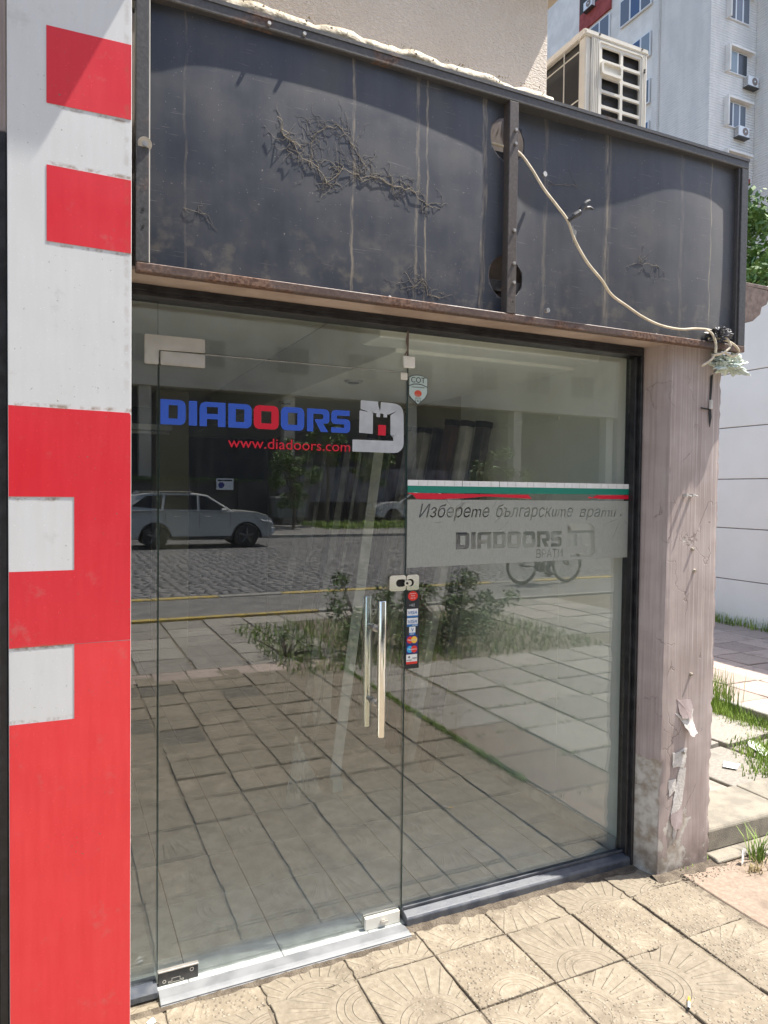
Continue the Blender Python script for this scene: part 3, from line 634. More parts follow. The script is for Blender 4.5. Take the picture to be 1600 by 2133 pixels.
for i in range(-3, 6):
    for j in range(-1, 16):
        x, y = .10 + (i + .5) * .33, .12 + (j + .5) * .33
        o = ftm if first else bpy.data.objects.new('floor_tile', fm)
        if not first: COL.objects.link(o); o.parent = fl
        first = False; o.location = (x, max(y, -.03 + .165) if j < 0 else y, -.003 if j >= 0 else -.0045)
        o.rotation_euler.z = 0
for (x, y) in ((1.205, 1.259), (1.154, 2.356), (1.18, 3.4), (1.16, 4.4)):
    l = thing('ceiling_spotlight', 'recessed round ceiling spotlight, unlit, ' + {1.259: 'nearest the glass front', 2.356: 'second from the glass front', 3.4: 'third from the glass front', 4.4: 'farthest back in the shop'}[y], 'spotlight', (x, y, 2.27), 'spotlights in the shop ceiling')
    MB().tube([(0, 0, .0), (0, 0, -.012)], [.055, .045], 16).build('rim', M['steel'], l, smooth=True)
    MB().tube([(0, 0, -.012), (0, 0, -.016)], [.033, .030], 12).build('bulb', M['black'], l)
lt = thing('fluorescent_lamp', 'white fluorescent tube batten hanging at the dark back left of the shop', 'lamp', (.3, 4, 2.16))
MB().box(-.7, .32, -.04, .04, .0, .05).build('batten', M['white_pvc'], lt, .004); MB().tube([(-.68, 0, -.018), (.30, 0, -.018)], .014, 8).build('tube', M['white_vinyl'], lt)

# ---- things inside
def leaning(name, label, cat, foot, top, w, t, mat, grp=None, cap=None):
    f, tp = Vector(foot), Vector(top); L = (tp - f).length; o = thing(name, label, cat, foot, grp)
    zax = (tp - f).normalized(); xax = Vector((0, 1, 0)) if 'door' in name else Vector((1, -.35, 0)); xax = (xax - zax * xax.dot(zax)).normalized(); yax = zax.cross(xax)
    Mx = Matrix(((xax.x, yax.x, zax.x), (xax.y, yax.y, zax.y), (xax.z, yax.z, zax.z))).to_4x4()
    MB().box(-w / 2, w / 2, -t / 2, t / 2, 0, L, Mx).build('leaf' if 'door' in name else 'board', mat, o, .003)
    if cap: MB().box(-w / 2 - .002, w / 2 + .002, -t / 2 - .004, t / 2 + .004, L, L + .035, Mx).build('corner_bracket', M['black'], o, .002)
    return o
spots = [(1.02, .16), (1.20, .12), (1.38, .16), (1.55, .12), (1.74, .15), (1.92, .12), (2.12, .16), (2.34, .14), (2.6, .15), (2.9, .16), (3.2, .15)]
names = ['nearest the glass', 'second from the glass', 'third from the glass', 'fourth from the glass', 'fifth from the glass', 'sixth from the glass', 'seventh from the glass', 'eighth from the glass', 'ninth from the glass', 'tenth from the glass', 'farthest from the glass']
for i, (y, w_) in enumerate(spots):
    leaning('door_profile', 'dark metal door frame section leaning on the right wall, ' + names[i], 'door frame', (1.70 - .03 * (i % 3), y + .25, .0), (1.94, y + .05, 2.03 + .02 * (i % 3)), w_ * .62, .05, (M['door_dark'], M['door_brown'], M['door_grey'])[(i * 2 + (i > 4)) % 3], 'door frame sections leaning on the right wall', True)
for i, (y, x, tx, tz, w_) in enumerate(((1.24, 1.10, 1.52, 1.95, .060), (1.75, 1.15, 1.62, 2.0, .022), (2.1, 1.2, 1.66, 2.0, .045), (2.7, 1.25, 1.70, 2.0, .030), (3.1, 1.25, 1.72, 2.0, .060))):
    leaning('pale_board', 'long pale board leaning inside the shop, ' + ('with its foot nearest the door', 'thin one behind the nearest board', 'middle one of five', 'fourth back from the door', 'farthest back of five')[i], 'board', (x, y, 0), (tx, y + .35, tz), w_, .012, M['pale_strip'] if i == 0 else M['dim_strip'], 'pale boards leaning inside the shop')
leaning('card_sheet', 'short white card sheet propped behind the glass door', 'card', (1.41, 2.30, 0.0), (1.45, 2.36, .36), .13, .006, M['paper'])
gp_ = thing('glass_offcut', 'triangular glass offcut standing on the shop floor behind the door', 'glass', (.80, 1.17, .0))
mb = MB(); A, B, C_, D_ = Vector((0, 0, 0)), Vector((.22, .03, 0)), Vector((.07, .04, .34)), Vector((.012, -.006, 0))
mb.add([A, B, C_, A + D_ + Vector((0, .012, 0)), B + Vector((0, .012, 0)), C_ + Vector((0, .012, 0))], [(0, 1, 2), (5, 4, 3), (0, 3, 4, 1), (1, 4, 5, 2), (2, 5, 3, 0)]); mb.build('pane', glass_mat('dusty_glass', (.85, .92, .9), .1, .30), gp_)
bl = thing('packing_block', 'small pale blue packing block at the foot of the leaning board', 'block', (1.10, 1.20, 0)); MB().box(-.03, .03, -.03, .03, 0, .07).build('foam', M['pale_green'], bl, .004)

# ================================================================ glass shopfront
sf = thing('glass_shopfront', 'glass shopfront with black aluminium frame and slate sill right of the door', 'shop window')
box('frame_head', M['black_frame'], sf, -.105, 2.046, -.050, .03, 2.262, 2.2995, .002)
box('frame_head_groove', M['black_frame'], sf, -.105, 2.02, -.058, -.0505, 2.277, 2.283, 0)
fj = box('frame_jamb', M['black_frame'], sf, 2.020, 2.034, -.030, .03, .02, 2.2615, .002)
box('frame_jamb', M['black_frame'], sf, 2.0345, 2.0468, -.050, .03, -.01, 2.2615, .002)
MB().prism([(-.046, -.016), (-.046, .016), (-.040, .024), (-.012, .034), (.03, .036), (.03, -.016)], 'x', .912, 2.034).build('sill', M['sill'], sf, .002)
MB().prism([(-.05, -.016), (-.05, .006), (-.012, .012), (.03, .012), (.03, -.016)], 'x', -.10, -.002).build('sill', M['sill'], sf, .002)
box('glass_stop', M['sill'], sf, .912, 2.0195, -.012, -.006, .037, .048, .001)
pane = box('fixed_pane', M['glass'], sf, .9125, 2.0195, -.0, .010, .037, 2.262, 0)
box('side_pane', M['glass'], sf, -.107, -.0025, -.0, .010, .013, 2.262, 0)
box('transom_pane', M['glass'], sf, -.0015, .9085, -.0, .010, 2.108, 2.262, 0)
for nm, x in (('pane_edge', .9105),): box(nm, M['glass_edge'], sf, x, x + .0015, -.0, .010, .037, 2.262, 0)
box('pane_edge', M['glass_edge'], sf, -.0024, -.0016, -.0, .010, .013, 2.262, 0)
box('sealant', M['brown'], sf, .9040, .9100, -.003, -.0005, 2.12, 2.262, 0)
MB().tube([(.904, -.006, 2.262), (.899, -.007, 2.22), (.906, -.006, 2.19), (.893, -.007, 2.17), (.888, -.006, 2.125)], .0028, 6).build('sensor_wire', M['brown'], sf)
box('alarm_sensor', M['white_vinyl'], sf, .886, .933, -.016, -.0005, 2.122, 2.166, .003)
box('glass_clip', M['pvc_cream'], sf, .878, .906, -.006, -.0005, 2.076, 2.102, .001)

# frosted film and stripes on the fixed pane (outer face)
zr = .0
mink = [text_splines(t, x, z, width=w_, height=h_, shear=.25, bold=.0004) for t, x, z, w_, h_ in (('Избереmе', .964, 1.540, .322, .068), ('българскumе', 1.318, 1.540, .390, .068), ('враmu', 1.745, 1.540, .205, .050), ('.', 1.972, 1.556, .009, .009))]
for L in mink[0]: pass
film_loops = [[(.914, 1.624), (2.025, 1.624), (2.024, 1.372), (1.5, 1.368), (.914, 1.362)]]
for L in mink: film_loops += L
def block_letters(x0, z0, H, edges, gap=0):
    """DIADOORS in square letters with rounded corners; edges = (left,right) of every letter"""
    out = []; t = .27
    for ch, (a, b) in zip('DIADOORS', edges):
        W = b - a
        def q(u, v): return (x0 + a + u * W, z0 + v * H)
        if ch == 'I': out.append([[q(0, 0), q(1, 0), q(1, 1), q(0, 1)]])
        elif ch == 'D': out.append([[q(0, 0), q(.8, 0), q(.93, .06), q(1, .2), q(1, .8), q(.93, .94), q(.8, 1), q(0, 1)], [q(.32, .25), q(.32, .78), q(.68, .78), q(.68, .25)]])
        elif ch == 'O': out.append([[q(.18, 0), q(.82, 0), q(.94, .06), q(1, .2), q(1, .8), q(.94, .94), q(.82, 1), q(.18, 1), q(.06, .94), q(0, .8), q(0, .2), q(.06, .06)], [q(.30, .25), q(.30, .76), q(.70, .76), q(.70, .25)]])
        elif ch == 'A': out.append([[q(0, 0), q(.28, 0), q(.28, .30), q(.70, .30), q(.70, 0), q(1, 0), q(1, 1), q(.22, 1), q(.06, .93), q(0, .78)], [q(.28, .52), q(.28, .80), q(.70, .80), q(.70, .52)]])
        elif ch == 'R': out.append([[q(0, 0), q(.28, 0), q(.28, .78), q(.68, .78), q(.72, .72), q(.72, .60), q(.66, .55), q(.36, .55), q(.36, .48), q(.62, 0), q(.96, 0), q(.72, .36), q(.92, .38), q(1, .48), q(1, .82), q(.94, .95), q(.82, 1), q(0, 1)]])
        elif ch == 'S': out.append([[q(0, 0), q(.82, 0), q(.95, .06), q(1, .18), q(1, .48), q(.93, .58), q(.8, .62), q(.30, .62), q(.30, .76), q(.97, .76), q(.97, 1), q(.18, 1), q(.05, .94), q(0, .82), q(0, .52), q(.06, .42), q(.18, .38), q(.68, .38), q(.68, .23), q(0, .23)]])
    return out
ed = [(.006, .087), (.097, .124), (.132, .219), (.228, .309), (.316, .405), (.413, .499), (.509, .594), (.601, .675)]
ed2 = [((a - .006) / .669 * .522, (b - .006) / .669 * .522) for a, b in ed]
for Ls in block_letters(1.130, 1.428, .067, ed2): film_loops += Ls
film_loops += text_splines('ВРАТИ', 1.522, 1.383, width=.135, height=.036)
film_loops.append([(1.682, 1.527), (1.802, 1.527), (1.828, 1.508), (1.833, 1.40), (1.812, 1.381), (1.700, 1.383), (1.700, 1.395), (1.790, 1.397), (1.790, 1.43), (1.765, 1.43), (1.765, 1.475), (1.735, 1.475), (1.735, 1.43), (1.682, 1.428)])
film = fill('frosted_film', film_loops, M['film'], pane, -.0008)
wv = fill('white_stripe', [[(.914, 1.699), (2.026, 1.699), (2.026, 1.678), (.914, 1.677)]], M['white_vinyl'], pane, -.0012)
for x in [.96, 1.0, 1.04, 1.075, 1.118, 1.19, 1.23, 1.29, 1.37, 1.41, 1.47, 1.5, 1.56, 1.62, 1.66, 1.70, 1.74, 1.78, 1.86, 1.90, 1.95, 1.99]:
    box('stripe_crack', M['film'], wv, x, x + .0012, -.0024, -.0019, 1.679, 1.6975, 0)
for x in (1.155, 1.33): box('stripe_crack', M['black'], wv, x, x + .0016, -.0024, -.0019, 1.677, 1.699, 0)
fill('green_stripe', [[(.914, 1.6765), (2.026, 1.6775), (2.026, 1.652), (.914, 1.650)]], M['green_vinyl'], pane, -.0010)
fill('red_stripe', [[(.914, 1.6495), (1.0, 1.6485), (1.15, 1.6475), (1.262, 1.6475), (1.474, 1.6465), (1.492, 1.630), (1.39, 1.634), (1.262, 1.638), (1.18, 1.631), (1.06, 1.626), (.953, 1.6265), (.937, 1.643), (.914, 1.647)]], M['red'], pane, -.0010)
fill('red_stripe', [[(1.787, 1.638), (1.80, 1.642), (1.812, 1.637), (1.837, 1.648), (2.02, 1.650), (2.024, 1.640), (2.02, 1.632), (1.86, 1.632), (1.82, 1.636), (1.80, 1.633)]], M['red'], pane, -.0010)
# COT shield
sh = fill('shield_sticker', [[(.913, 2.022), (.913, 2.090), (.930, 2.098), (.952, 2.101), (.974, 2.098), (.995, 2.090), (.995, 2.03), (.985, 2.012), (.953, 1.986), (.922, 2.010)]], M['print_black'], pane, -.0008)
fill('shield_face', [[(.9155, 2.024), (.9155, 2.0555), (.935, 2.0625), (.953, 2.0635), (.972, 2.0615), (.9925, 2.054), (.9925, 2.031), (.983, 2.014), (.953, 1.9895), (.924, 2.012)]], M['pale_green'], sh, -.0015)
fill('shield_face', [[(.9155, 2.059), (.9155, 2.088), (.931, 2.0955), (.952, 2.098), (.973, 2.0955), (.9925, 2.088), (.9925, 2.0575), (.972, 2.065), (.953, 2.067), (.935, 2.066)]], M['pale_green'], sh, -.0015)
fill('shield_lettering', text_splines('COT', .923, 2.070, width=.060, height=.021, bold=.0015), M['print_black'], sh, -.0022)
fill('shield_lettering', text_splines('161', .942, 1.997, width=.022, height=.0095, bold=.001) + text_splines('ID 91', .942, 2.0085, width=.022, height=.005), M['print_black'], sh, -.0022)
fill('shield_lettering', text_splines('ЕЛЕКТРОННА ОХРАНА', .926, 2.051, width=.055, height=.0035), M['print_black'], sh, -.0022)
emb = [circ(.953, 2.029, .0125, 24, .0155)]
for k in range(5):
    a0, a1 = R(205 + k * 28), R(213 + k * 28); emb.append([(.953 + .0045 * math.cos(a0), 2.030 + .004 * math.sin(a0)), (.953 + .0135 * math.cos(a0), 2.029 + .0112 * math.sin(a0)), (.953 + .0135 * math.cos(a1), 2.029 + .0112 * math.sin(a1)), (.953 + .0045 * math.cos(a1), 2.030 + .004 * math.sin(a1))])
fill('shield_emblem', emb, M['orange'], sh, -.0022)
# payment stickers
stk = fill('sticker_strip', [[(.914, .972), (.914, 1.275), (.972, 1.275), (.972, .972)]], M['print_black'], pane, -.0006)
def st(name, x0, x1, z0, z1, mat, lv=1): return fill(name, [[(x0, z0), (x1, z0), (x1, z1), (x0, z1)]], mat, stk, -.0008 - .0006 * lv)
fill('round_sticker', [circ(.9425, 1.253, .0185, 24, .021)], M['st_red'], stk, -.0014)
for z, tx, ww in ((1.260, 'Паркиране', .026), (1.2515, 'вход', .014), (1.242, 'само тук', .02)): fill('sticker_lettering', text_splines(tx, .9425 - ww / 2, z, width=ww, height=.0045), M['white_vinyl'], stk, -.002)
for k in range(4): fill('contactless_mark', [circ(.930 + k * .006, 1.2175, .003 + k * .0016, 10, .0012)], M['grey_vinyl'], stk, -.0014)
for z0, extra in ((1.170, None), (1.135, 'ELECTRON')):
    st('card_sticker', .9185, .965, z0, z0 + .033, M['white_vinyl']); st('card_sticker', .9185, .965, z0, z0 + (.007 if not extra else .009), M['st_blue'], 2)
    fill('sticker_lettering', text_splines('VISA', .9235, z0 + .013, width=.037, height=.0125, shear=.3, bold=.0018), M['st_blue'], stk, -.0026)
    if extra: fill('sticker_lettering', text_splines(extra, .94, z0 + .002, width=.023, height=.005), M['white_vinyl'], stk, -.0028)
st('card_sticker', .928, .955, 1.101, 1.134, M['white_vinyl']); st('card_sticker', .928, .955, 1.101, 1.111, M['st_blue'], 2)
fill('sticker_lettering', text_splines('V', .9365, 1.1155, width=.011, height=.013, bold=.001), M['st_blue'], stk, -.0026); fill('sticker_lettering', text_splines('PAY', .934, 1.103, width=.015, height=.006), M['white_vinyl'], stk, -.0028)
for z0, ca, cb, tx in ((1.066, 'st_red', 'st_yellow', 'MasterCard'), (1.030, 'st_cyan', 'st_red', 'Maestro')):
    st('card_sticker', .9175, .965, z0, z0 + .0345, M['st_navy'])
    fill('card_disc', [circ(.932, z0 + .0172, .0135, 20)], M[ca], stk, -.0021); fill('card_disc', [circ(.950, z0 + .0172, .0135, 20)], M[cb], stk, -.0024)
    fill('sticker_lettering', text_splines(tx, .9215, z0 + .0145, width=.039, height=.0065, bold=.0012), M['white_vinyl'], stk, -.0032)
st('card_sticker', .917, .964, .990, 1.027, M['white_vinyl']); st('card_sticker', .917, .964, .990, .999, M['st_red'], 2)
fill('card_emblem', [circ(.929, 1.017, .004, 6)], M['print_black'], stk, -.0026); fill('sticker_lettering', text_splines('BORICA', .944, 1.010, width=.018, height=.004) + text_splines('БАНКСЕРВИЗ', .920, 1.004, width=.02, height=.003), M['print_black'], stk, -.0026)

# ================================================================ glass door
door = thing('glass_door', 'frameless glass door with blue and red lettering and long steel pull handles', 'door')
leaf = box('leaf', M['glass'], door, .003, .907, .0, .010, .004, 2.1035, 0)
box('leaf_edge', M['glass_edge'], door, .9071, .9085, .0, .010, .046, 2.1035, 0)
box('leaf_edge', M['glass_edge'], door, .0012, .0029, .0, .010, .046, 2.05, 0)
box('leaf_edge', M['steel'], door, .15, .907, .0, .010, 2.1037, 2.1055, 0)
for k, Ls in enumerate(block_letters(0, 1.865, .082, ed)):
    fill('letter', Ls, M['red'] if k == 4 else M['blue'], leaf, -.0008)
fill('web_address', text_splines('www.diadoors.com', .228, 1.797, width=.448, height=.036, bold=.0032), M['red'], leaf, -.0008)
fill('logo', [[(.716, 1.989), (.788, 1.988), (.786, 1.98), (.791, 1.965), (.794, 1.952), (.797, 1.965), (.798, 1.987), (.845, 1.986), (.866, 1.983), (.880, 1.976), (.889, 1.964), (.893, 1.946), (.895, 1.837), (.892, 1.822), (.885, 1.812), (.872, 1.802), (.855, 1.799), (.685, 1.799), (.685, 1.843), (.851, 1.844), (.85, 1.857), (.864, 1.873), (.861, 1.867), (.839, 1.866), (.838, 1.94), (.864, 1.957), (.832, 1.943), (.824, 1.942), (.824, 1.931), (.809, 1.931), (.809, 1.943), (.796, 1.945), (.795, 1.93), (.78, 1.931), (.78, 1.944), (.766, 1.946), (.757, 1.953), (.766, 1.944), (.766, 1.867), (.711, 1.869), (.712, 1.951), (.735, 1.949), (.748, 1.945), (.735, 1.952), (.716, 1.956)]], M['grey_vinyl'], leaf, -.0008)
fill('logo', [[(.788, 1.902), (.82, 1.902), (.819, 1.863), (.788, 1.863)]], M['red'], leaf, -.0008)
# handles: outside and inside bar on stand-offs
for yb, nm in ((-.062, 'pull_bar'), (.072, 'pull_bar')):
    MB().tube([(.785, yb, .747), (.785, yb, .750), (.785, yb, 1.248), (.785, yb, 1.251)], [.0145, .016, .016, .0145], 20).build(nm, M['chrome'], door, smooth=True)
for z in (.86, 1.14):
    MB().tube([(.785, -.048, z), (.785, -.0005, z)], .0085, 14).tube([(.785, -.012, z), (.785, -.0005, z)], .014, 14).build('standoff', M['steel'], door, smooth=True)
    MB().tube([(.785, .058, z), (.785, .0105, z)], .0085, 14).tube([(.785, .022, z), (.785, .0105, z)], .014, 14).build('standoff', M['steel'], door, smooth=True)
# patch fittings and lock
hp = MB(); hp.prism([(-.045, 2.057), (-.001, 2.057), (-.001, 2.1035), (.1475, 2.1065), (.1475, 2.152), (-.045, 2.152)], 'y', -.014, -.0002); hp.build('hinge_plate', M['steel'], door, .0022, seg=2)
MB().box(.0045, .1475, -.014, -.0002, 2.057, 2.1015).build('hinge_plate', M['steel'], door, .0022, seg=2)
bh = MB().box(.002, .134, -.013, -.0002, -.006, .040).build('floor_hinge', M['blackplate'], door, .002)
fill('hinge_mark', [circ(.022, .009, .006, 14), circ(.022, .009, .004, 14), circ(.112, .028, .007, 14), circ(.112, .028, .0045, 14), [(.035, .0), (.085, .0), (.085, .006), (.074, .006), (.074, .015), (.046, .015), (.046, .006), (.035, .006)], [(.037, .0015), (.083, .0015), (.083, .0045), (.0725, .0045), (.0725, .0135), (.0475, .0135), (.0475, .0045), (.037, .0045)]], M['steel'], bh, -.0133)
box('hinge_cover', M['steel'], door, .002, .134, -.016, -.0002, .0405, .046, .001)
fp = MB().box(.752, .896, -.016, -.0002, -.004, .0425).build('corner_fitting', M['pvc_cream'], door, .002)
MB().tube([(.822, -.016, .018), (.822, -.024, .018)], .009, 12).box(.818, .842, -.026, -.018, .014, .021).build('turn_knob', M['steel'], fp)
MB().box(.752, .896, .0102, .022, .0, .0425).build('corner_fitting', M['steel'], door, .002)
pl = fill('lock_plate', [rrect(.839, .908, 1.276, 1.336, .010), rrect(.866, .908, 1.292, 1.320, .0135)], M['chrome'], door, -.0006, .009)
pl2 = fill('lock_plate', [rrect(.9105, .964, 1.276, 1.336, .010), rrect(.9105, .942, 1.292, 1.320, .0135)], M['chrome'], door, -.0006, .009)
fill('lock_recess', [rrect(.858, .948, 1.288, 1.324, .014)], M['black'], door, -.0003, .0004)
MB().tube([(.907, -.003, 1.306), (.907, -.022, 1.306)], [.0125, .0115], 18).tube([(.918, -.003, 1.306), (.918, -.019, 1.306)], [.0115, .0105], 18).build('lock_cylinder', M['chrome'], door, smooth=True)
MB().tube([(.907, -.022, 1.306), (.907, -.0232, 1.306)], .005, 10).build('keyhole', M['black'], door)
# threshold
th = thing('door_threshold', 'sloping bare aluminium threshold strip under the glass door', 'threshold')
MB().prism([(.02, -.017), (.02, -.006), (-.075, -.004), (-.102, -.012), (-.105, -.020)], 'x', .0, .905).build('strip', M['alu'], th, .001)
MB().prism([(-.088, -.0072), (-.092, -.0040), (-.100, -.0072), (-.100, -.0105)], 'x', .0, .905).build('lip', M['alu'], th)

# ================================================================ sign frame over the shopfront
sg = thing('sign_frame', 'long empty dark sign box of rusty steel rails over the shopfront', 'sign')
KD = [(-.20, .0125), (-.05, .0118), (.075, .0088), (.222, .0078), (.445, .0073), (.723, .0080), (.911, .0094), (1.113, .0118), (1.22, .0165), (1.32, .0200), (1.468, .0203), (1.62, .0178), (1.808, .0140), (1.93, .0108), (2.042, .0088), (2.239, .0088), (2.37, .0112), (2.50, .0130)]
KD = [(a_, b_ * 2.3) for a_, b_ in KD]
def dep(x):
    for i in range(len(KD) - 1):
        if KD[i][0] <= x <= KD[i + 1][0]:
            p0 = KD[max(i - 1, 0)]; p1 = KD[i]; p2 = KD[i + 1]; p3 = KD[min(i + 2, len(KD) - 1)]; t = (x - p1[0]) / (p2[0] - p1[0])
            m1 = (p2[1] - p0[1]) / (p2[0] - p0[0]) * (p2[0] - p1[0]); m2 = (p3[1] - p1[1]) / (p3[0] - p1[0]) * (p2[0] - p1[0])
            return (2 * t ** 3 - 3 * t * t + 1) * p1[1] + (t ** 3 - 2 * t * t + t) * m1 + (-2 * t ** 3 + 3 * t * t) * p2[1] + (t ** 3 - t * t) * m2
    return KD[-1][1]
def sy(x, z): return -.220 + dep(x) - .006 * ((1 - ((z - 2.7) / .4) ** 2) - .75)
def make_sheet():
    bm = bmesh.new(); nx, nz = 200, 64; g_ = []
    for i in range(nx + 1):
        x = -.078 + 2.535 * i / nx; g_.append([bm.verts.new((x, sy(x, 2.312 + .80 * k / nz), 2.312 + .80 * k / nz)) for k in range(nz + 1)])
    for i in range(nx):
        for k in range(nz): bm.faces.new((g_[i][k], g_[i + 1][k], g_[i + 1][k + 1], g_[i][k + 1]))
    for f in bm.faces: f.smooth = True
    geo = bmesh.ops.extrude_face_region(bm, geom=list(bm.faces)); vs = [e for e in geo['geom'] if isinstance(e, bmesh.types.BMVert)]
    bmesh.ops.translate(bm, verts=vs, vec=(0, .0018, 0)); bmesh.ops.recalc_face_normals(bm, faces=bm.faces)
    me = bpy.data.meshes.new('back_sheet'); bm.to_mesh(me); bm.free(); o = link('back_sheet', me, M['sheet'], sg)
    for (cx, cz) in ((1.220, 2.963), (1.221, 2.457)):
        c = MB().tube([(cx, -.3, cz), (cx, -.1, cz)], .079, 40).build('cut', None); md = o.modifiers.new('b', 'BOOLEAN'); md.object = c; md.solver = 'EXACT'
        bpy.context.view_layer.update(); dg = bpy.context.evaluated_depsgraph_get(); nm = bpy.data.meshes.new_from_object(o.evaluated_get(dg)); o.modifiers.clear(); o.data = nm
        bpy.data.objects.remove(c)
    return o
sheet = make_sheet()
box('top_rail', M['rail_dark'], sg, -.092, 2.468, -.2195, -.165, 3.088, 3.1285, .003)
MB().box(-.092, 2.468, -.2225, -.2198, 3.120, 3.132).build('rail_lip', M['rail_dark'], sg)
br_ = box('bottom_rail', M['rail_rust'], sg, -.092, 2.468, -.220, -.188, 2.2885, 2.3165, .003)
box('left_post', M['rail_dark'], sg, -.092, -.056, -.2192, -.17, 2.3167, 3.0878, .002)
box('right_post', M['rail_dark'], sg, 2.425, 2.4672, -.2192, -.165, 2.3167, 3.0878, .002)
box('inner_post', M['rail_dark'], sg, 2.412, 2.4245, -.2125, -.165, 2.3167, 3.0878, .001)
box('middle_post', M['rail_mid'], sg, 1.203, 1.243, -.2205, -.178, 2.3167, 3.0878, .002)
MB().box(-.0555, -.053, -.2175, -.210, 2.318, 3.087).build('edge_bead', M['pvc_cream'], sg)
for (x, z) in ((1.229, 2.985), (1.229, 2.935), (1.229, 2.62), (1.230, 2.50), (1.231, 2.43), (.30, 3.105), (.415, 3.105)):
    MB().tube([(x, -.219, z), (x, -.227, z)], [.0075, .006], 6).build('bolt', M['bolt'], sg)
for (x, z) in ((-.072, 2.47), (-.072, 2.42), (.73, 3.106), (2.14, 2.303), (2.28, 2.303), (1.229, 2.36)):
    MB().tube([(x, -.2188, z), (x, -.2206, z)], .0042, 8).build('hole', M['black'], sg)
wsh = MB().tube([(-.068, -.2185, 2.658), (-.068, -.2225, 2.656)], .020, 18).tube([(-.068, -.2225, 2.656), (-.068, -.227, 2.656)], .008, 8).build('washer', M['bolt'], sg)
for x in (.73, 1.95): MB().tube([(x, -.21, 2.315), (x + .004, -.217, 2.313)], [.008, .003], 6).build('bolt', M['bolt'], sg)
MB().tube([(1.375, -.195, 2.86), (1.376, -.208, 2.86)], [.007, .010], 8).build('bolt', M['bolt'], sg)
MB().tube([(1.40, -.193, 2.352), (1.401, -.208, 2.352)], [.008, .009], 8).build('bolt', M['bolt'], sg)
# hidden bracket carcass behind the round holes
box('rear_brace', M['rail_dark'], sg, 1.16, 1.30, -.165, -.13, 2.41, 2.45, .001); box('rear_brace', M['rail_dark'], sg, 1.18, 1.30, -.165, -.13, 2.90, 2.925, .001)

# dried vine remains stuck to the sheet
def vine(name, label, pts, r, branches, spread, seed, big=1):
    rr = random.Random(seed); mb = MB()
    def walk(x, z, ang, n, step, r0, lift):
        P = []
        for k in range(n):
            P.append((x, sy(x, z) - r0 * .6 - lift * abs(math.sin(k * .7)) * rr.random(), z)); ang += rr.gauss(0, .5); x += step * math.cos(ang); z += step * math.sin(ang)
            if z < 2.34 or z > 3.06: break
        if len(P) > 1: mb.tube(P, [r0 * (1 - .7 * i / len(P)) for i in range(len(P))], 4, False)
    for (x0, z0), (x1, z1) in zip(pts, pts[1:]):
        n = max(3, int(math.hypot(x1 - x0, z1 - z0) / .02)); P = []
        for k in range(n + 1):
            t = k / n; x = x0 + (x1 - x0) * t + rr.gauss(0, .004); z = z0 + (z1 - z0) * t + rr.gauss(0, .004); P.append((x, sy(x, z) - r * .7 - .004 * rr.random() * big, z))
        mb.tube(P, r * .36, 5)
        for _ in range(int(branches * n * 1.1)):
            q = rr.choice(P); walk(q[0], q[2], rr.uniform(0, 2 * PI), rr.randint(4, 14), .009, r * .24, .0035 * spread)
    return tag(mb.build(name, M['vine']), label, 'dry vine')
vine('dried_vine', 'tangle of dried vine roots stuck across the middle of the left sign sheet', [(.345, 2.80), (.40, 2.735), (.47, 2.70), (.50, 2.66), (.56, 2.72), (.62, 2.70), (.68, 2.715), (.74, 2.695), (.80, 2.70), (.86, 2.665), (.90, 2.65)], .0024, 2.3, 1.0, 3)
vine('dried_vine', 'arching dried vine tendrils above the root tangle on the left sign sheet', [(.44, 2.70), (.45, 2.80), (.50, 2.84), (.55, 2.845), (.59, 2.81), (.62, 2.76), (.66, 2.72)], .0014, 3.2, .6, 4)
vine('dried_vine', 'dry twig with a hooked end hanging left of the vine tangle', [(.335, 2.835), (.35, 2.80), (.38, 2.765), (.41, 2.745)], .0030, .6, 1.5, 5, 3)
vine('dried_vine', 'dusty dried roots at the bottom edge of the left sign sheet', [(.79, 2.42), (.83, 2.37), (.86, 2.40), (.89, 2.35), (.93, 2.345)], .0014, 2.6, .7, 6)
vine('dried_vine', 'short dried twig near the middle of the right sign sheet', [(1.86, 2.625), (1.88, 2.605), (1.93, 2.60), (1.97, 2.605)], .0018, 1.2, .8, 7)
vine('dried_vine', 'thin dead tendril high on the right sign sheet beside the cable', [(1.42, 2.845), (1.50, 2.852), (1.55, 2.86)], .0016, .6, .6, 8)
vine('dried_vine', 'fine dead tendrils near the bottom left corner of the sign sheet', [(.05, 2.50), (.09, 2.495), (.10, 2.53)], .0013, .8, .6, 9)

# cable with taped knot
def spl(pts, n=8):
    out = []
    for i in range(len(pts) - 1):
        p0, p1, p2, p3 = (Vector(pts[max(i - 1, 0)]), Vector(pts[i]), Vector(pts[i + 1]), Vector(pts[min(i + 2, len(pts) - 1)]))
        for k in range(n):
            t = k / n; out.append(.5 * ((2 * p1) + (-p0 + p2) * t + (2 * p0 - 5 * p1 + 4 * p2 - p3) * t * t + (-p0 + 3 * p1 - 3 * p2 + p3) * t ** 3))
    out.append(Vector(pts[-1])); return out
cb = thing('power_cable', 'cream power cable sagging across the right sign panel with a black taped knot', 'cable')
MB().tube(spl([(1.13, -.17, 2.945), (1.192, -.175, 2.941), (1.25, -.205, 2.918), (1.30, -.222, 2.86), (1.347, -.236, 2.79), (1.40, -.245, 2.735), (1.451, -.250, 2.683), (1.487, -.250, 2.615), (1.55, -.246, 2.545), (1.633, -.238, 2.487), (1.70, -.218, 2.446), (1.784, -.216, 2.411), (1.87, -.215, 2.378), (1.968, -.215, 2.355), (2.08, -.215, 2.350), (2.17, -.215, 2.362), (2.25, -.220, 2.363), (2.30, -.222, 2.345)]), .0052, 8).build('flex', M['cable'], cb, smooth=True)
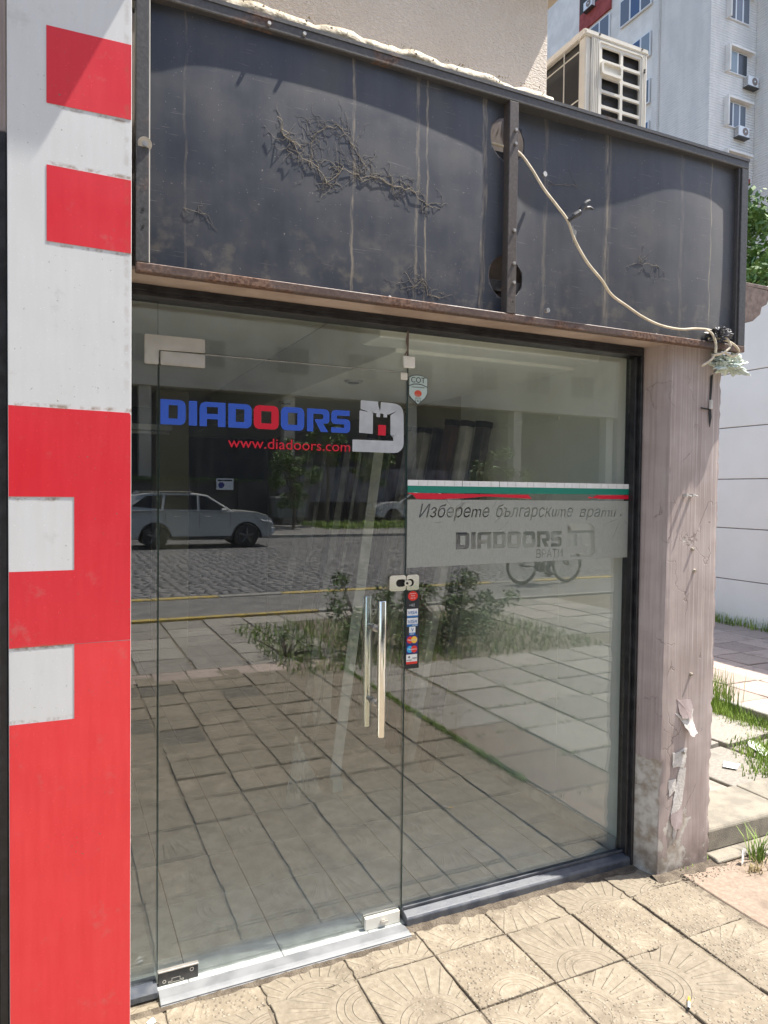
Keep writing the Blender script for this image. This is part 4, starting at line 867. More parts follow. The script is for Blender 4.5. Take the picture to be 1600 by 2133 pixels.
MB().tube(spl([(2.22, -.225, 2.362), (2.245, -.238, 2.34), (2.262, -.242, 2.29), (2.25, -.236, 2.24), (2.20, -.225, 2.205)]), .0052, 8).tube(spl([(2.27, -.22, 2.345), (2.33, -.235, 2.335), (2.35, -.24, 2.30), (2.31, -.236, 2.268), (2.26, -.225, 2.255)]), .0052, 8).tube(spl([(2.24, -.222, 2.325), (2.30, -.23, 2.330), (2.37, -.236, 2.315), (2.41, -.236, 2.285), (2.385, -.23, 2.262), (2.34, -.222, 2.275)]), .0048, 8).build('flex_loops', M['cable'], cb, smooth=True)
MB().tube(spl([(1.452, -.250, 2.682), (1.47, -.258, 2.700), (1.50, -.265, 2.722), (1.515, -.272, 2.752), (1.535, -.27, 2.765)]), [.009] * 8 + [.011] * 8 + [.008] * 8 + [.007] * 9, 8).tube([(1.505, -.258, 2.735), (1.545, -.262, 2.745), (1.56, -.262, 2.742)], [.008, .006, .004], 7).build('taped_knot', M['tape'], cb, smooth=True)
MB().add([(1.475, -.24, 2.67), (1.50, -.243, 2.655), (1.497, -.241, 2.60), (1.485, -.24, 2.61), (1.475, -.239, 2.67)], [(0, 1, 2, 3)]).tube([(1.478, -.24, 2.67), (1.495, -.242, 2.61)], [.006, .002], 5).build('tape_tail', M['bolt'], cb)

# crumpled plastic bags around the lower right corner
from mathutils import noise as mn
def crumple(name, label, c, r, mat, seed, sub=5, amp=.35):
    bm = bmesh.new(); bmesh.ops.create_icosphere(bm, subdivisions=sub, radius=1); off = Vector((seed * 7.3, seed * 3.1, seed * 5.7))
    for v in bm.verts:
        d = v.co.normalized(); q = d + .35 * mn.noise_vector(d * 1.7 + off)
        s = .82 + .55 * amp * mn.noise(q * 1.8 + off) + .42 * amp * (abs(mn.noise(q * 3.4 + off)) - .2) - .30 * amp * abs(mn.noise(q * 7 + off)) + .10 * amp * mn.noise(q * 17 + off)
        v.co = Vector((d.x * r[0], d.y * r[1], d.z * r[2])) * s
    me = bpy.data.meshes.new(name); bm.to_mesh(me); bm.free(); o = link(name, me, mat); o.location = c; return tag(o, label, 'plastic bag')
crumple('plastic_bag', 'pale green crumpled plastic bag hanging under the right end of the sign', (2.405, -.185, 2.238), (.115, .05, .050), M['bag'], 2, 5, 1.2)
crumple('plastic_bag', 'black crumpled bag stuffed behind the cable at the sign corner', (2.30, -.222, 2.345), (.065, .035, .04), M['tape'], 3, 5, 1.2)

# wrapped pipe and cardboard on top of the sign
pp = MB(); P = [(-.3 + i * .022, -.085 + .004 * math.sin(i * .9), 3.205 + .006 * math.sin(i * .5) - (.0006 * max(0, i - 60))) for i in range(82)]
pp.tube(P, [.034 + .002 * math.sin(i * 1.7) + random.uniform(-.0015, .0015) for i in range(82)], 14)
wp = thing('wrapped_pipe', 'insulated pipe in torn yellowed wrap lying along the top of the sign', 'pipe'); pp.build('wrap', M['wrap'], wp, smooth=True)
sc_ = MB()
for i in range(110):
    x = random.uniform(-.1, 1.42); a = random.uniform(-.3, 1.9); y = -.085 - .039 * math.cos(a); z = 3.205 + .039 * math.sin(a); d = random.uniform(.004, .013); q = Vector((x, y, z))
    o_ = Vector((0, -math.cos(a), math.sin(a))); t_ = Vector((random.uniform(-1, 1), random.uniform(-.3, .3), random.uniform(-1, 1))).normalized()
    sc_.add([q, q + t_ * d, q + t_ * d * .6 + o_ * d * .7, q + o_ * .001 + t_ * d * .3 + Vector((.002, 0, 0))], [(0, 1, 2), (0, 2, 3)])
sc_.build('torn_scraps', M['wrap'], wp)['kind'] = 'stuff'
MB().prism([(-.06, 3.14), (-.05, 3.235), (-.02, 3.26), (.0, 3.262), (.0, 3.256), (-.02, 3.252), (-.044, 3.23), (-.052, 3.14)], 'x', -.2, 1.47).build('trunking', M['card'], wp)
cd = thing('cardboard_piece', 'bent cardboard strip sticking out at the end of the wrapped pipe', 'cardboard', (1.40, -.07, 3.17))
MB().prism([(.0, .03), (.16, -.002), (.12, -.03), (.118, -.034), (.02, .0), (-.05, .02)], 'y', -.03, .04).build('sheet', M['card'], cd, .001)

# ================================================================ left cladding on the pier
cl = thing('pier_cladding', 'tall white cladding board with red blocks on the pier left of the door', 'cladding')
box('white_board', M['white_clad'], cl, -.4235, -.1045, -.2235, -.2165, -.03, 3.65, .0012)
def cb_(name, loops, mat, y=-.2238): return fill(name, loops, mat, cl, y, .0010)
cb_('red_block', [[(-.327, 2.713), (-.106, 2.716), (-.106, 2.928), (-.327, 2.923)]], M['red_clad'])
cb_('red_block', [[(-.327, 2.336), (-.106, 2.334), (-.106, 2.543), (-.327, 2.545)]], M['red_clad'])
cb_('red_block', [[(-.4225, 1.207), (-.4225, 1.419), (-.2575, 1.419), (-.2575, 1.627), (-.4225, 1.627), (-.4225, 1.877), (-.11, 1.873), (-.1055, 1.866), (-.1055, 1.2085)]], M['red_clad'])
cb_('red_block', [[(-.4225, -.02), (-.4225, .993), (-.2575, .992), (-.2575, 1.2065), (-.1055, 1.2065), (-.1055, -.02)]], M['red_clad2'])
# neighbour's black frame at the left edge
nb = thing('neighbour_shopfront', 'black framed neighbouring shopfront at the far left edge', 'shop window')
box('frame_post', M['black_frame'], nb, -.447, -.426, -.205, -.10, -.02, 2.62, .003); box('frame_post', M['black_frame'], nb, -.4755, -.4475, -.16, -.10, -.02, 2.62, .003)
box('pane', M['glass'], nb, -1.5, -.476, -.14, -.13, .05, 2.6, 0); box('wall', M['pillar'], nb, -1.6, -.426, -.19, -.02, 2.625, 3.5, .003); box('frame_rail', M['black_frame'], nb, -1.6, -.476, -.16, -.10, -.02, .048, .002)
# unseen canopy slab and bracket arm, added above to shade the upper left
cn = thing('shade_canopy', 'unseen canopy slab added over the neighbouring shop to shade the cladding', 'canopy'); box('slab', M['farplain'], cn, -1.6, .165, -.36, -.02, 3.66, 3.76, .004)
bk = thing('shade_bracket', 'unseen bracket arm added above the sign to cast a diagonal shadow band', 'bracket'); box('arm', M['rail_dark'], bk, .35, .405, -.288, -.002, 3.66, 3.70, .002); box('plate', M['rail_dark'], bk, .33, .425, -.008, -.0005, 3.62, 3.735, .002)

# ================================================================ air conditioner above the sign
ac = thing('air_conditioner', 'large cream outdoor air conditioner unit standing on the roof behind the sign', 'air conditioner', (1.815, .10, 3.10))
W, Dp, H = .352, .85, .60
MB().box(.012, W - .012, .014, Dp - .01, .02, H - .03).build('coil', M['coil'], ac)
MB().box(0, .030, 0, .045, 0, H - .028).build('corner_post', M['pvc_cream'], ac, .004)
MB().prism([(-.004, H - .03), (-.010, H - .026), (-.010, H - .006), (.004, H + .004), (Dp, H + .004), (Dp, H - .03)], 'x', -.008, W + .008).build('lid', M['pvc_cream'], ac, .006, seg=2)
cells = []
for k in range(7): cells.append(rrect(.210, .312, H - .112 - k * .0665, H - .058 - k * .0665, .007, 3))
for k in range(7):
    if k != 1: cells.append(rrect(.088, .195, H - .112 - k * .0665, H - .058 - k * .0665, .007, 3))
gr = fill('end_grille', [[(.03, 0), (W, 0), (W, H - .03), (.03, H - .03)]] + cells, M['pvc_cream'], ac, .004, .010)
gr2 = fill('grille_frame', [rrect(.068, .328, .05, H - .038, .012), rrect(.073, .323, .055, H - .043, .010)], M['pvc_cream'], ac, -.0055, .004)
fill('handle_recess', [rrect(.080, .200, H - .181, H - .122, .012), rrect(.090, .190, H - .168, H - .130, .010)], M['pvc_cream'], ac, -.0055, .012)
fill('handle_cup', [rrect(.088, .192, H - .170, H - .128, .010)], M['card'], ac, .002, .003)
for x in (.04, .05, .06, .336, .344): box('rib', M['pvc_cream'], ac, x - .0015, x + .0015, -.0085, -.0062, .0, H - .032, 0)
for zz_ in (H - .09, H - .30, H - .45): MB().tube([(-.012, .03, zz_), (-.012, Dp, zz_)], .003, 6).build('wire_guard', M['pvc_cream'], ac)
for yy_ in (.13, .4, .65): MB().tube([(-.012, yy_, 0), (-.012, yy_, H - .04)], .003, 6).build('wire_guard', M['pvc_cream'], ac)
for (x, z) in ((.07, H - .012), (.318, H - .012), (.335, H - .10), (.335, H - .11), (.332, H - .42), (.332, H - .43)):
    MB().tube([(x, -.009, z), (x, -.0135, z)], .0045, 8).build('screw', M['blackplate'], ac)

# ================================================================ cream wall, trim and court on the right
cw = thing('cream_wall', 'tall plain cream panelled wall behind the raised court', 'wall')
zs_ = [-.05, .62, 1.255, 1.862, 2.50, 3.17, 4.10]
for a, b in zip(zs_, zs_[1:]):
    for y0, y1 in ((-.0, 4.0), (4.0, 9.0)):
        box('wall_panel', M['cream_wall'], cw, 7.30, 7.42, y0 + .004 + 1.6 * 0, y1 - .004, a + .006, b - .006, .004)
box('wall_core', M['shade_wall'], cw, 7.315, 7.40, .0, 9.0, -.05, 4.08, 0)
box('coping', M['cream_wall'], cw, 7.28, 7.44, -.02, 9.0, 4.095, 4.12, .004)
tr_ = thing('brown_eave', 'short piece of brown moulded eave sticking out behind the sign end', 'eave', (2.40, .30, 2.50))
MB().prism([(0, .0), (.78, .115), (.80, .13), (.84, .16), (.85, .20), (.89, .22), (.91, .26), (.93, .275), (.93, .295), (.0, .32)], 'y', .0, .06).build('end_board', M['brown'], tr_, .002)
MB().box(0, .75, .06, 1.2, .0, .02, Matrix.Rotation(R(-7), 4, 'Y')).build('soffit_board', M['brown'], tr_, .002)
MB().box(0, .95, .0, 1.2, .30, .32).build('roof_board', M['brown'], tr_, .002)

# ================================================================ plants
def blades(name, label, n, fn, mat, h0, h1, w=.004, lean=.5, cat='grass', kind='stuff'):
    mb = MB()
    for _ in range(n):
        x, y, z = fn(); h = random.uniform(h0, h1); a = random.uniform(0, 2 * PI); l = random.uniform(.1, lean) * h; dx, dy = math.cos(a) * l, math.sin(a) * l; px, py = -math.sin(a) * w, math.cos(a) * w
        mb.add([(x - px, y - py, z), (x + px, y + py, z), (x + px * .7 + dx * .35, y + py * .7 + dy * .35, z + h * .6), (x - px * .7 + dx * .35, y - py * .7 + dy * .35, z + h * .6), (x + dx, y + dy, z + h)], [(0, 1, 2, 3), (3, 2, 4)])
    o = mb.build(name, mat); tag(o, label, cat)
    if kind: o['kind'] = kind
    return o
def line(p, q, s): 
    t = random.random(); return (p[0] + (q[0] - p[0]) * t + random.gauss(0, s), p[1] + (q[1] - p[1]) * t + random.gauss(0, s), .075)
blades('grass', 'bright green grass growing along the kerb of the raised court', 2600, lambda: line((4.15, 1.55), (3.95, .2), .07), M['grass'], .02, .075, .003)
blades('grass', 'loose green weeds growing between the court slabs', 1300, lambda: line((3.75, .62), (3.30, .15), .075), M['grass'], .02, .06, .004)
blades('grass', 'tall seeding grass stalks behind the mauve pillar', 240, lambda: line((4.35, 1.55), (4.1, 1.2), .08), M['grass'], .12, .30, .003, .35)
blades('grass', 'dry grass along the foot of the cream wall', 700, lambda: (7.2 + random.gauss(0, .05), random.uniform(2.2, 4.5), .08), M['grass'], .05, .16, .004)
blades('grass_tuft', 'single green grass tuft by the broken edge of the concrete step', 55, lambda: (2.62 + random.gauss(0, .018), -.24 + random.gauss(0, .014), -.02), M['grass'], .05, .15, .003, 1.0, 'grass tuft', None)
blades('grass_tuft', 'small dry grass tuft beside the green tuft at the step', 60, lambda: (2.52 + random.gauss(0, .03), -.30 + random.gauss(0, .012), -.02), M['drygrass'], .015, .05, .002, 1.2, 'grass tuft', None)
def joint():
    if random.random() < .5: return (2.16 + random.gauss(0, .018), -.9 - 2.9 * random.random(), -.02)
    if random.random() < .5: return (2.70 + .503 * random.randint(0, 8) + random.gauss(0, .01), -.16 - random.uniform(0, 3.5), -.018)
    return (random.uniform(2.2, 6.5), -.16 - .503 * random.randint(0, 6) + random.gauss(0, .01), -.018)
blades('joint_grass', 'thin grass growing in the joints of the grey slabs in the street', 6500, joint, M['grass'], .008, .035, .003, 1.0)
blades('verge_grass', 'grass patch around the bushes at the edge of the pavement', 4500, lambda: (random.uniform(1.6, 5.2), random.uniform(-6.0, -3.6), -.01), M['grass'], .03, .12, .005, .8)

def leafcloud(mb, c, rad, n, size, rr):
    for _ in range(n):
        while True:
            p = Vector((rr.uniform(-1, 1), rr.uniform(-1, 1), rr.uniform(-1, 1)))
            if p.length < 1: break
        p = Vector((p.x * rad[0], p.y * rad[1], p.z * rad[2])) + Vector(c); d = Vector((rr.gauss(0, 1), rr.gauss(0, 1), rr.gauss(0, .7))).normalized(); e = d.cross(Vector((rr.gauss(0, 1), rr.gauss(0, 1), rr.gauss(0, 1)))).normalized()
        s = size * rr.uniform(.6, 1.3); mb.add([p - d * s, p + e * s * .45, p + d * s, p - e * s * .45], [(0, 1, 2, 3)])
def shrub(name, label, loc, R_, H_, nclump, nleaf, size, seed, mat='leaf', cat='bush', grp=None, base=0.0):
    rr = random.Random(seed); o = thing(name, label, cat, loc, grp); mb = MB(); st_ = MB()
    for k in range(nclump):
        a = rr.uniform(0, 2 * PI); q = rr.uniform(.1, 1) ** .6; x, y = math.cos(a) * q * R_, math.sin(a) * q * R_; z = base + rr.uniform(.15, 1) * H_ * (1 - .45 * q)
        r = rr.uniform(.10, .22) * (R_ + H_) * .55; leafcloud(mb, (x, y, z), (r, r, r * .8), nleaf, size, rr)
        st_.tube([(x * .15, y * .15, 0), (x * .5, y * .5, z * .5), (x, y, z)], [.012, .008, .004], 5, False)
    mb.build('foliage', M[mat], o); st_.build('stems', M['bark'], o); return o
shrub('wild_bush', 'large leafy wild bush at the edge of the pavement, biggest of three', (3.85, -4.6, 0), .85, .85, 36, 120, .026, 11)
shrub('wild_bush', 'dark leafy bush beside the biggest one, on its left in the reflection', (2.65, -4.35, 0), .42, 1.05, 17, 85, .024, 12)
shrub('wild_bush', 'low sparse seedling bush growing over the pavement slabs', (1.80, -4.4, 0), .36, .42, 12, 30, .018, 13)
def tree(label, loc, th, tr, cr, n, nl, size, seed, mat='leaf', grp=None, flat=1, cat='tree'):
    rr = random.Random(seed); o = thing('tree', label, cat, loc, grp); t = MB(); c = MB()
    t.tube([(0, 0, -.05), (tr * .5, 0, th * .5), (0, tr * .4, th)], [tr, tr * .8, tr * .55], 9)
    for k in range(n):
        while True:
            p = Vector((rr.uniform(-1, 1), rr.uniform(-1, 1), rr.uniform(-1, 1)))
            if p.length < 1: break
        q = Vector((p.x * cr, p.y * cr, p.z * cr * flat + th + cr * flat * .55)); r = rr.uniform(.16, .30) * cr
        leafcloud(c, q, (r, r, r * .75), nl, size, rr)
        if k % 2 == 0: t.tube([(0, 0, th * rr.uniform(.65, 1)), (q.x * .5, q.y * .5, (th + q.z) * .5), tuple(q)], [tr * .35, tr * .2, tr * .07], 5, False)
    t.build('trunk', M['bark'], o); c.build('crown', M[mat], o); return o
tree('bright leafy tree rising behind the cream wall on the right', (13.6, 8.6, 0), 4.3, .18, 2.5, 80, 260, .09, 21, 'leaf_pale')
gt = 'street trees on the far pavement'
tree('slim street tree with drooping foliage across the road', (9.2, -27.5, 0), 1.5, .08, 1.1, 46, 90, .08, 22, 'leaf', gt, 1.5)
tree('bare trunked street tree beside the metal waste container', (11.5, -29.5, 0), 3.4, .09, 1.1, 22, 90, .12, 23, 'leaf', gt)
tree('young staked sapling standing behind the parked grey car', (14.3, -30.5, 0), 2.4, .06, 1.2, 30, 80, .09, 24, 'leaf', gt)
tree('big dark tree at the right end of the far pavement', (22.5, -31, 0), 1.5, .12, 1.7, 40, 90, .12, 25, 'leaf', gt)
tree('dense dark tree left of the street trees opposite', (-1.0, -31.5, 0), 2.2, .2, 2.2, 70, 120, .15, 26, 'leaf', gt)
blades('verge_grass', 'grassy strip under the trees on the far pavement', 2500, lambda: (random.uniform(10.5, 19), random.uniform(-31, -26.5), .0), M['grass'], .08, .3, .03, .8)

# ================================================================ across the street (seen in the glass)
ob = thing('apartment_block', 'long tan apartment block with dark ground floor across the street', 'building', (10, -35, 0))
box('facade', M['tan_facade'], ob, -45, 60, -8, 0, 7.0, 26, 0); box('ground_floor', M['dark_shop'], ob, -45, 60, -8, -.6, 0, 7.0, 0); box('ledge', M['tan_facade'], ob, -45, 60, -.6, .25, 6.85, 7.05, .01)
wfr = MB().box(-.95, .95, -.10, .02, 0, 1.5).build('window', M['frame_tan'], ob, .01); wpn = MB().box(-.87, -.04, .021, .03, .08, 1.42).box(.04, .87, .021, .03, .08, 1.42).build('pane', M['pane_tan'], wfr)
wfr.location = (-40, 0, 8.0); k0 = True
for i in range(24):
    for j in range(5):
        if k0: k0 = False; continue
        a = wfr.copy(); COL.objects.link(a); a.location = (-40 + i * 4.1 + (.5 if i % 3 else 0), 0, 8.0 + j * 3.0); b_ = wpn.copy(); COL.objects.link(b_); b_.parent = a
for i in range(14): box('ground_pier', M['tan_facade'], ob, -44 + i * 7.5, -43.4 + i * 7.5, -.6, .05, 0, 6.85, .01)
fn = thing('dark_fence', 'low dark hedge topped fence along the far pavement', 'fence', (-12, -33, 0))
for i in range(11): MB().box(i * 2.0 + .01, i * 2.0 + 1.97, -.04, .04, .0, 2.15).build('fence_panel', M['dark_shop'], fn, .01)
mbh = MB(); leafcloud(mbh, (11, 0, 2.15), (11, .25, .16), 5000, .07, random.Random(4)); mbh.build('ivy', M['leaf'], fn)
ns = thing('notice_sign', 'small white notice with a round mark hanging on the dark fence', 'sign', (7.3, -32.6, 1.95))
MB().box(-.42, .42, -.02, .0, -.28, .28).build('plate', M['white_pvc'], ns, .005)
MB().prism(circ(-.18, -.05, .15, 18), 'y', .001, .008).build('round_mark', M['st_navy'], ns); MB().box(-.36, .36, .001, .006, .14, .22).build('text_line', M['print_black'], ns)
bn = thing('waste_container', 'galvanised wheeled waste container with flat lid across the road', 'waste container', (10.2, -31.3, 0))
MB().prism([(-.72, .35), (.72, .35), (.85, 1.25), (-.85, 1.25)], 'y', -.5, .5).build('tub', M['bin'], bn, .02); MB().prism([(-.9, 1.25), (.9, 1.25), (.86, 1.36), (-.86, 1.36)], 'y', -.56, .56).build('lid', M['bin'], bn, .015)
for x in (-.6, .6):
    for y in (-.4, .4): MB().tube([(x, y - .04, .1), (x, y + .04, .1)], .1, 12).box(x - .03, x + .03, y - .03, y + .03, .1, .36).build('wheel', M['rubber'], bn)
for x in (-.55, 0, .55): MB().box(x - .03, x + .03, .5, .53, .40, 1.22).build('rib', M['bin'], bn)
tp = thing('tarpaulin_fence', 'grey tarpaulin hung on posts behind the waste container', 'tarpaulin', (10.2, -33.4, 0))
tpm = MB(); vs = []; 
for i in range(61):
    for k in range(9): vs.append((i * .2, .06 * math.sin(i * .9 + k * .5) + .04 * math.sin(i * 2.3), 1.1 + k * .24 - (.10 * math.sin(PI * ((i * .2) % 4) / 4) if k == 8 else 0)))
tpm.add(vs + [(x, y - .006, z) for x, y, z in vs], [(i * 9 + k, (i + 1) * 9 + k, (i + 1) * 9 + k + 1, i * 9 + k + 1) for i in range(60) for k in range(8)] + [(549 + i * 9 + k + 1, 549 + (i + 1) * 9 + k + 1, 549 + (i + 1) * 9 + k, 549 + i * 9 + k) for i in range(60) for k in range(8)]); tpm.build('sheet', M['greyfence'], tp, smooth=True)
for i in range(4): MB().tube([(i * 4.0, -.05, 0), (i * 4.0, -.05, 3.1)], .03, 8).build('post', M['rail_dark'], tp)

# ---- cars
def car(name, label, loc, rz, paint, grp=None):
    o = thing(name, label, 'car', loc, grp, rz)
    def arch(cx, r, n=9, z=.30): return [(cx + r * math.cos(PI - PI * k / n) * -1 * -1, z + r * math.sin(PI * k / n)) for k in range(n + 1)]
    low = [(-2.22, .34), (-2.31, .5), (-2.33, .78), (-2.29, 1.0), (-2.24, 1.12), (-1.6, 1.14), (0, 1.13), (.95, 1.12), (1.2, 1.12), (1.75, 1.07), (2.10, .98), (2.27, .84), (2.32, .58), (2.28, .34), (1.86, .30)]
    fa = [(1.42 + .44 * math.cos(PI * k / 10), .30 + .46 * math.sin(PI * k / 10)) for k in range(1, 10)] + [(.98, .30), (-.83, .30)] + [(-1.27 + .44 * math.cos(PI * k / 10), .30 + .46 * math.sin(PI * k / 10)) for k in range(1, 10)] + [(-1.71, .30)]
    prof = low + fa
    ws = [(-.93, .55), (-.915, .85), (-.88, 1.0)]
    bm = bmesh.new(); rows = []
    def hw(x, z):   # half width at a point of the body side
        w_ = .92 - .05 * max(0, (z - .75) / .35) ** 2 - .04 * max(0, (.45 - z) / .2); f = max(0, abs(x) - 1.7) / .63; return w_ - .20 * f * f
    for s in (-1, 1): rows.append([bm.verts.new((x, s * hw(x, z), z)) for x, z in prof])
    mid = [[bm.verts.new((x * (1.012 if abs(x) > 2.1 else 1), s * hw(x, z) * .55, z + (.03 if z > .85 else 0))) for x, z in prof] for s in (-1, 1)]
    seq = [rows[0], mid[0], mid[1], rows[1]]; n = len(prof)
    for a, b in zip(seq, seq[1:]):
        for i in range(n): bm.faces.new((a[i], a[(i + 1) % n], b[(i + 1) % n], b[i]))
    bm.faces.new(rows[0]); bm.faces.new(list(reversed(rows[1])))
    bmesh.ops.recalc_face_normals(bm, faces=bm.faces)
    es = [e for e in bm.edges if len(e.link_faces) == 2 and e.calc_face_angle(0) > R(50)]; bmesh.ops.bevel(bm, geom=es, offset=.035, segments=2, affect='EDGES', clamp_overlap=True)
    for f in bm.faces: f.smooth = True
    me = bpy.data.meshes.new('body'); bm.to_mesh(me); bm.free(); body = link('body', me, paint, o, True)
    # cabin
    belt = [(-2.24, 1.10), (-1.2, 1.11), (0, 1.10), (1.10, 1.06)]; roof = [(-2.02, 1.56), (-1.3, 1.66), (-.3, 1.68), (.26, 1.60)]
    mb = MB(); vs = []
    for s in (-1, 1): vs += [(x, s * .86, z) for x, z in belt] + [(x, s * .66, z) for x, z in roof]
    F = [(i, i + 1, 5 + i, 4 + i) for i in range(3)] + [(8 + i, 12 + i, 13 + i, 9 + i) for i in range(3)] + [(4 + i, 5 + i, 13 + i, 12 + i) for i in range(3)] + [(3, 11, 15, 7), (0, 4, 12, 8), (0, 8, 9, 1), (1, 9, 10, 2), (2, 10, 11, 3)]
    mb.add(vs, F); cab = mb.build('cabin', paint, o, .02)
    def side(s, quad, name, mat, off=.028):   # panel on the slanted side
        pts = []
        for x, z in quad: y = .86 - .20 * (z - 1.08) / .56; pts.append((x, s * (y + off), z))
        bk_ = [(x, y - s * .05, z) for x, y, z in pts]; n = len(pts); MB().add(pts + bk_, [tuple(range(n)), tuple(reversed(range(n, 2 * n)))] + [(i, (i + 1) % n, n + (i + 1) % n, n + i) for i in range(n)]).build(name, mat, cab)
    for s in (-1, 1):
        side(s, [(.02, 1.17), (.86, 1.15), (.56, 1.34), (.22, 1.55), (.02, 1.585)], 'window', M['car_glass']); side(s, [(-1.02, 1.18), (-.06, 1.17), (-.06, 1.59), (-.95, 1.59)], 'window', M['car_glass']); side(s, [(-1.92, 1.26), (-1.10, 1.19), (-1.04, 1.585), (-1.50, 1.56)], 'window', M['car_glass'])
    MB().add([(1.06, -.72, 1.13), (1.06, .72, 1.13), (.34, .58, 1.575), (.34, -.58, 1.575), (1.02, -.72, 1.10), (1.02, .72, 1.10), (.27, .58, 1.55), (.27, -.58, 1.55)], [(0, 1, 2, 3), (7, 6, 5, 4), (0, 4, 5, 1), (3, 2, 6, 7), (0, 3, 7, 4), (1, 5, 6, 2)]).build('windscreen', M['car_glass'], cab)
    for s in (-1, 1):
        MB().box(.62, .80, s * .93 - .07, s * .93 + .07, 1.07, 1.20).build('mirror', paint, o, .03)
        for x in (-.75, .15): MB().box(x, x + .2, s * .905 - .012, s * .915 + .012, .93, .97).build('door_handle', paint, o, .008)
        for x in (-.98, 0.0, .92): MB().box(x - .004, x + .004, s * .912 - .012, s * .912 + .004, .42, 1.06).build('door_gap', M['black'], o)
        MB().box(-.80, .95, s * .89 - .03, s * .89 + .03, .26, .37).build('sill_trim', M['rubber'], o, .01)
        MB().prism([(1.86, .86), (2.22, .80), (2.28, .72), (1.95, .77)], 'y', s * .80 - .06, s * .80 + .06).build('headlight', M['lamp_glass'], o, .008)
        MB().prism([(-2.33, .95), (-2.0, 1.0), (-2.0, 1.08), (-2.29, 1.06)], 'y', s * .80 - .06, s * .80 + .06).build('tail_light', M['st_red'], o, .008)
        MB().box(2.22, 2.335, s * .72 - .08, s * .72 + .08, .42, .60).build('bumper_vent', M['grey_vinyl'], o, .01)
        for cx in (1.42, -1.27):
            w_ = MB().tube([(cx, s * .70, .36), (cx, s * .72, .36), (cx, s * .90, .36), (cx, s * .915, .36)], [.33, .36, .36, .33], 28).build('wheel', M['rubber'], o, smooth=True)
            rm = MB().tube([(cx, s * .90, .36), (cx, s * .918, .36)], .25, 24); 
            rm.build('rim', M['black'], w_); sp = MB()
            for k in range(5): a = 2 * PI * k / 5 + .3; sp.tube([(cx, s * .922, .36), (cx + .235 * math.cos(a), s * .922, .36 + .235 * math.sin(a))], [.045, .03], 5)
            sp.build('spokes', M['alloy'], w_)
            MB().prism([(cx + .48 * math.cos(PI * k / 10), .30 + .50 * math.sin(PI * k / 10)) for k in range(11)] + [(cx + .43 * math.cos(PI * k / 10), .30 + .45 * math.sin(PI * k / 10)) for k in reversed(range(11))], 'y', s * .915 - .02, s * .915 + .012).build('arch_trim', M['rubber'], o)
    MB().prism([(2.27, .40), (2.345, .42), (2.34, .70), (2.27, .72)], 'y', -.5, .5).build('grille', M['black'], o, .01)
    MB().box(-1.7, -.2, -.70, -.66, 1.655, 1.70).box(-1.7, -.2, .66, .70, 1.655, 1.70).build('roof_rail', M['alloy'], o, .01)
    MB().prism([(-1.85, 1.60), (-1.72, 1.72), (-1.64, 1.70), (-1.60, 1.60)], 'y', -.02, .02).build('aerial', paint, o)
    return o
car('parked_car', 'silver estate style car parked across the cobbled street, seen in the door', (3.62, -20.0, -.10), 0, M['car_paint'], 'cars parked across the street')
car('parked_car', 'pale grey car parked behind the grass verge, seen dimly beside the door handle', (17.3, -32.2, .0), PI, M['car_grey'], 'cars parked across the street')

# ---- cyclist
bc = thing('bicycle', 'black bicycle ridden along the pavement edge, reflected in the right pane', 'bicycle', (7.9, -8.2, 0))
def ringtube(cx, cz, r, t, n=28): return [(cx + r * math.cos(2 * PI * k / n), 0, cz + r * math.sin(2 * PI * k / n)) for k in range(n + 1)]
for cx in (-.50, .52):
    w_ = MB().tube(ringtube(cx, .34, .32, .02), .024, 8, False).build('wheel', M['rubber'], bc, smooth=True); MB().tube(ringtube(cx, .34, .29, .02), .010, 6, False).tube([(cx, -.05, .34), (cx, .05, .34)], .02, 8).build('rim', M['alloy'], w_)
    sp = MB()
    for k in range(18): a = 2 * PI * k / 18; sp.tube([(cx, .02 * (-1) ** k, .34), (cx + .29 * math.cos(a), 0, .34 + .29 * math.sin(a))], .0025, 3, False)
    sp.build('spokes', M['alloy'], w_)
MB().tube([(-.50, 0, .34), (-.08, 0, .30), (-.20, 0, .78), (.34, 0, .84), (-.08, 0, .30)], .018, 8).tube([(.34, 0, .84), (.37, 0, .74), (-.08, 0, .30)], .018, 8).tube([(-.20, 0, .72), (-.50, 0, .34)], .012, 7).tube([(.33, 0, .96), (.37, 0, .74), (.41, 0, .62)], .019, 8).build('frame', M['black_frame'], bc, smooth=True)
MB().tube([(.40, -.05, .66), (.46, -.06, .5), (.52, -.06, .34)], .014, 7).tube([(.40, .05, .66), (.46, .06, .5), (.52, .06, .34)], .014, 7).build('fork', M['black_frame'], bc)
MB().tube([(.30, -.30, 1.02), (.34, -.12, 1.0), (.34, .12, 1.0), (.30, .30, 1.02)], .014, 8).build('handlebar', M['black_frame'], bc)
MB().prism([(-.36, .90), (-.20, .93), (.02, .90), (.02, .88), (-.20, .88), (-.34, .86)], 'y', -.055, .055).build('saddle', M['rubber'], bc, .01)
MB().tube([(-.20, 0, .74), (-.22, 0, .89)], .013, 7).build('seat_post', M['alloy'], bc); MB().tube([(-.08, -.05, .30), (-.08, .05, .30)], .09, 20).build('chainring', M['alloy'], bc)
MB().tube([(-.08, .08, .30), (-.02, .08, .15)], .011, 6).box(-.07, .03, .09, .17, .14, .16).build('crank', M['alloy'], bc); MB().tube([(-.08, -.08, .30), (-.14, -.08, .45)], .011, 6).box(-.19, -.09, -.17, -.09, .44, .46).build('crank', M['alloy'], bc)
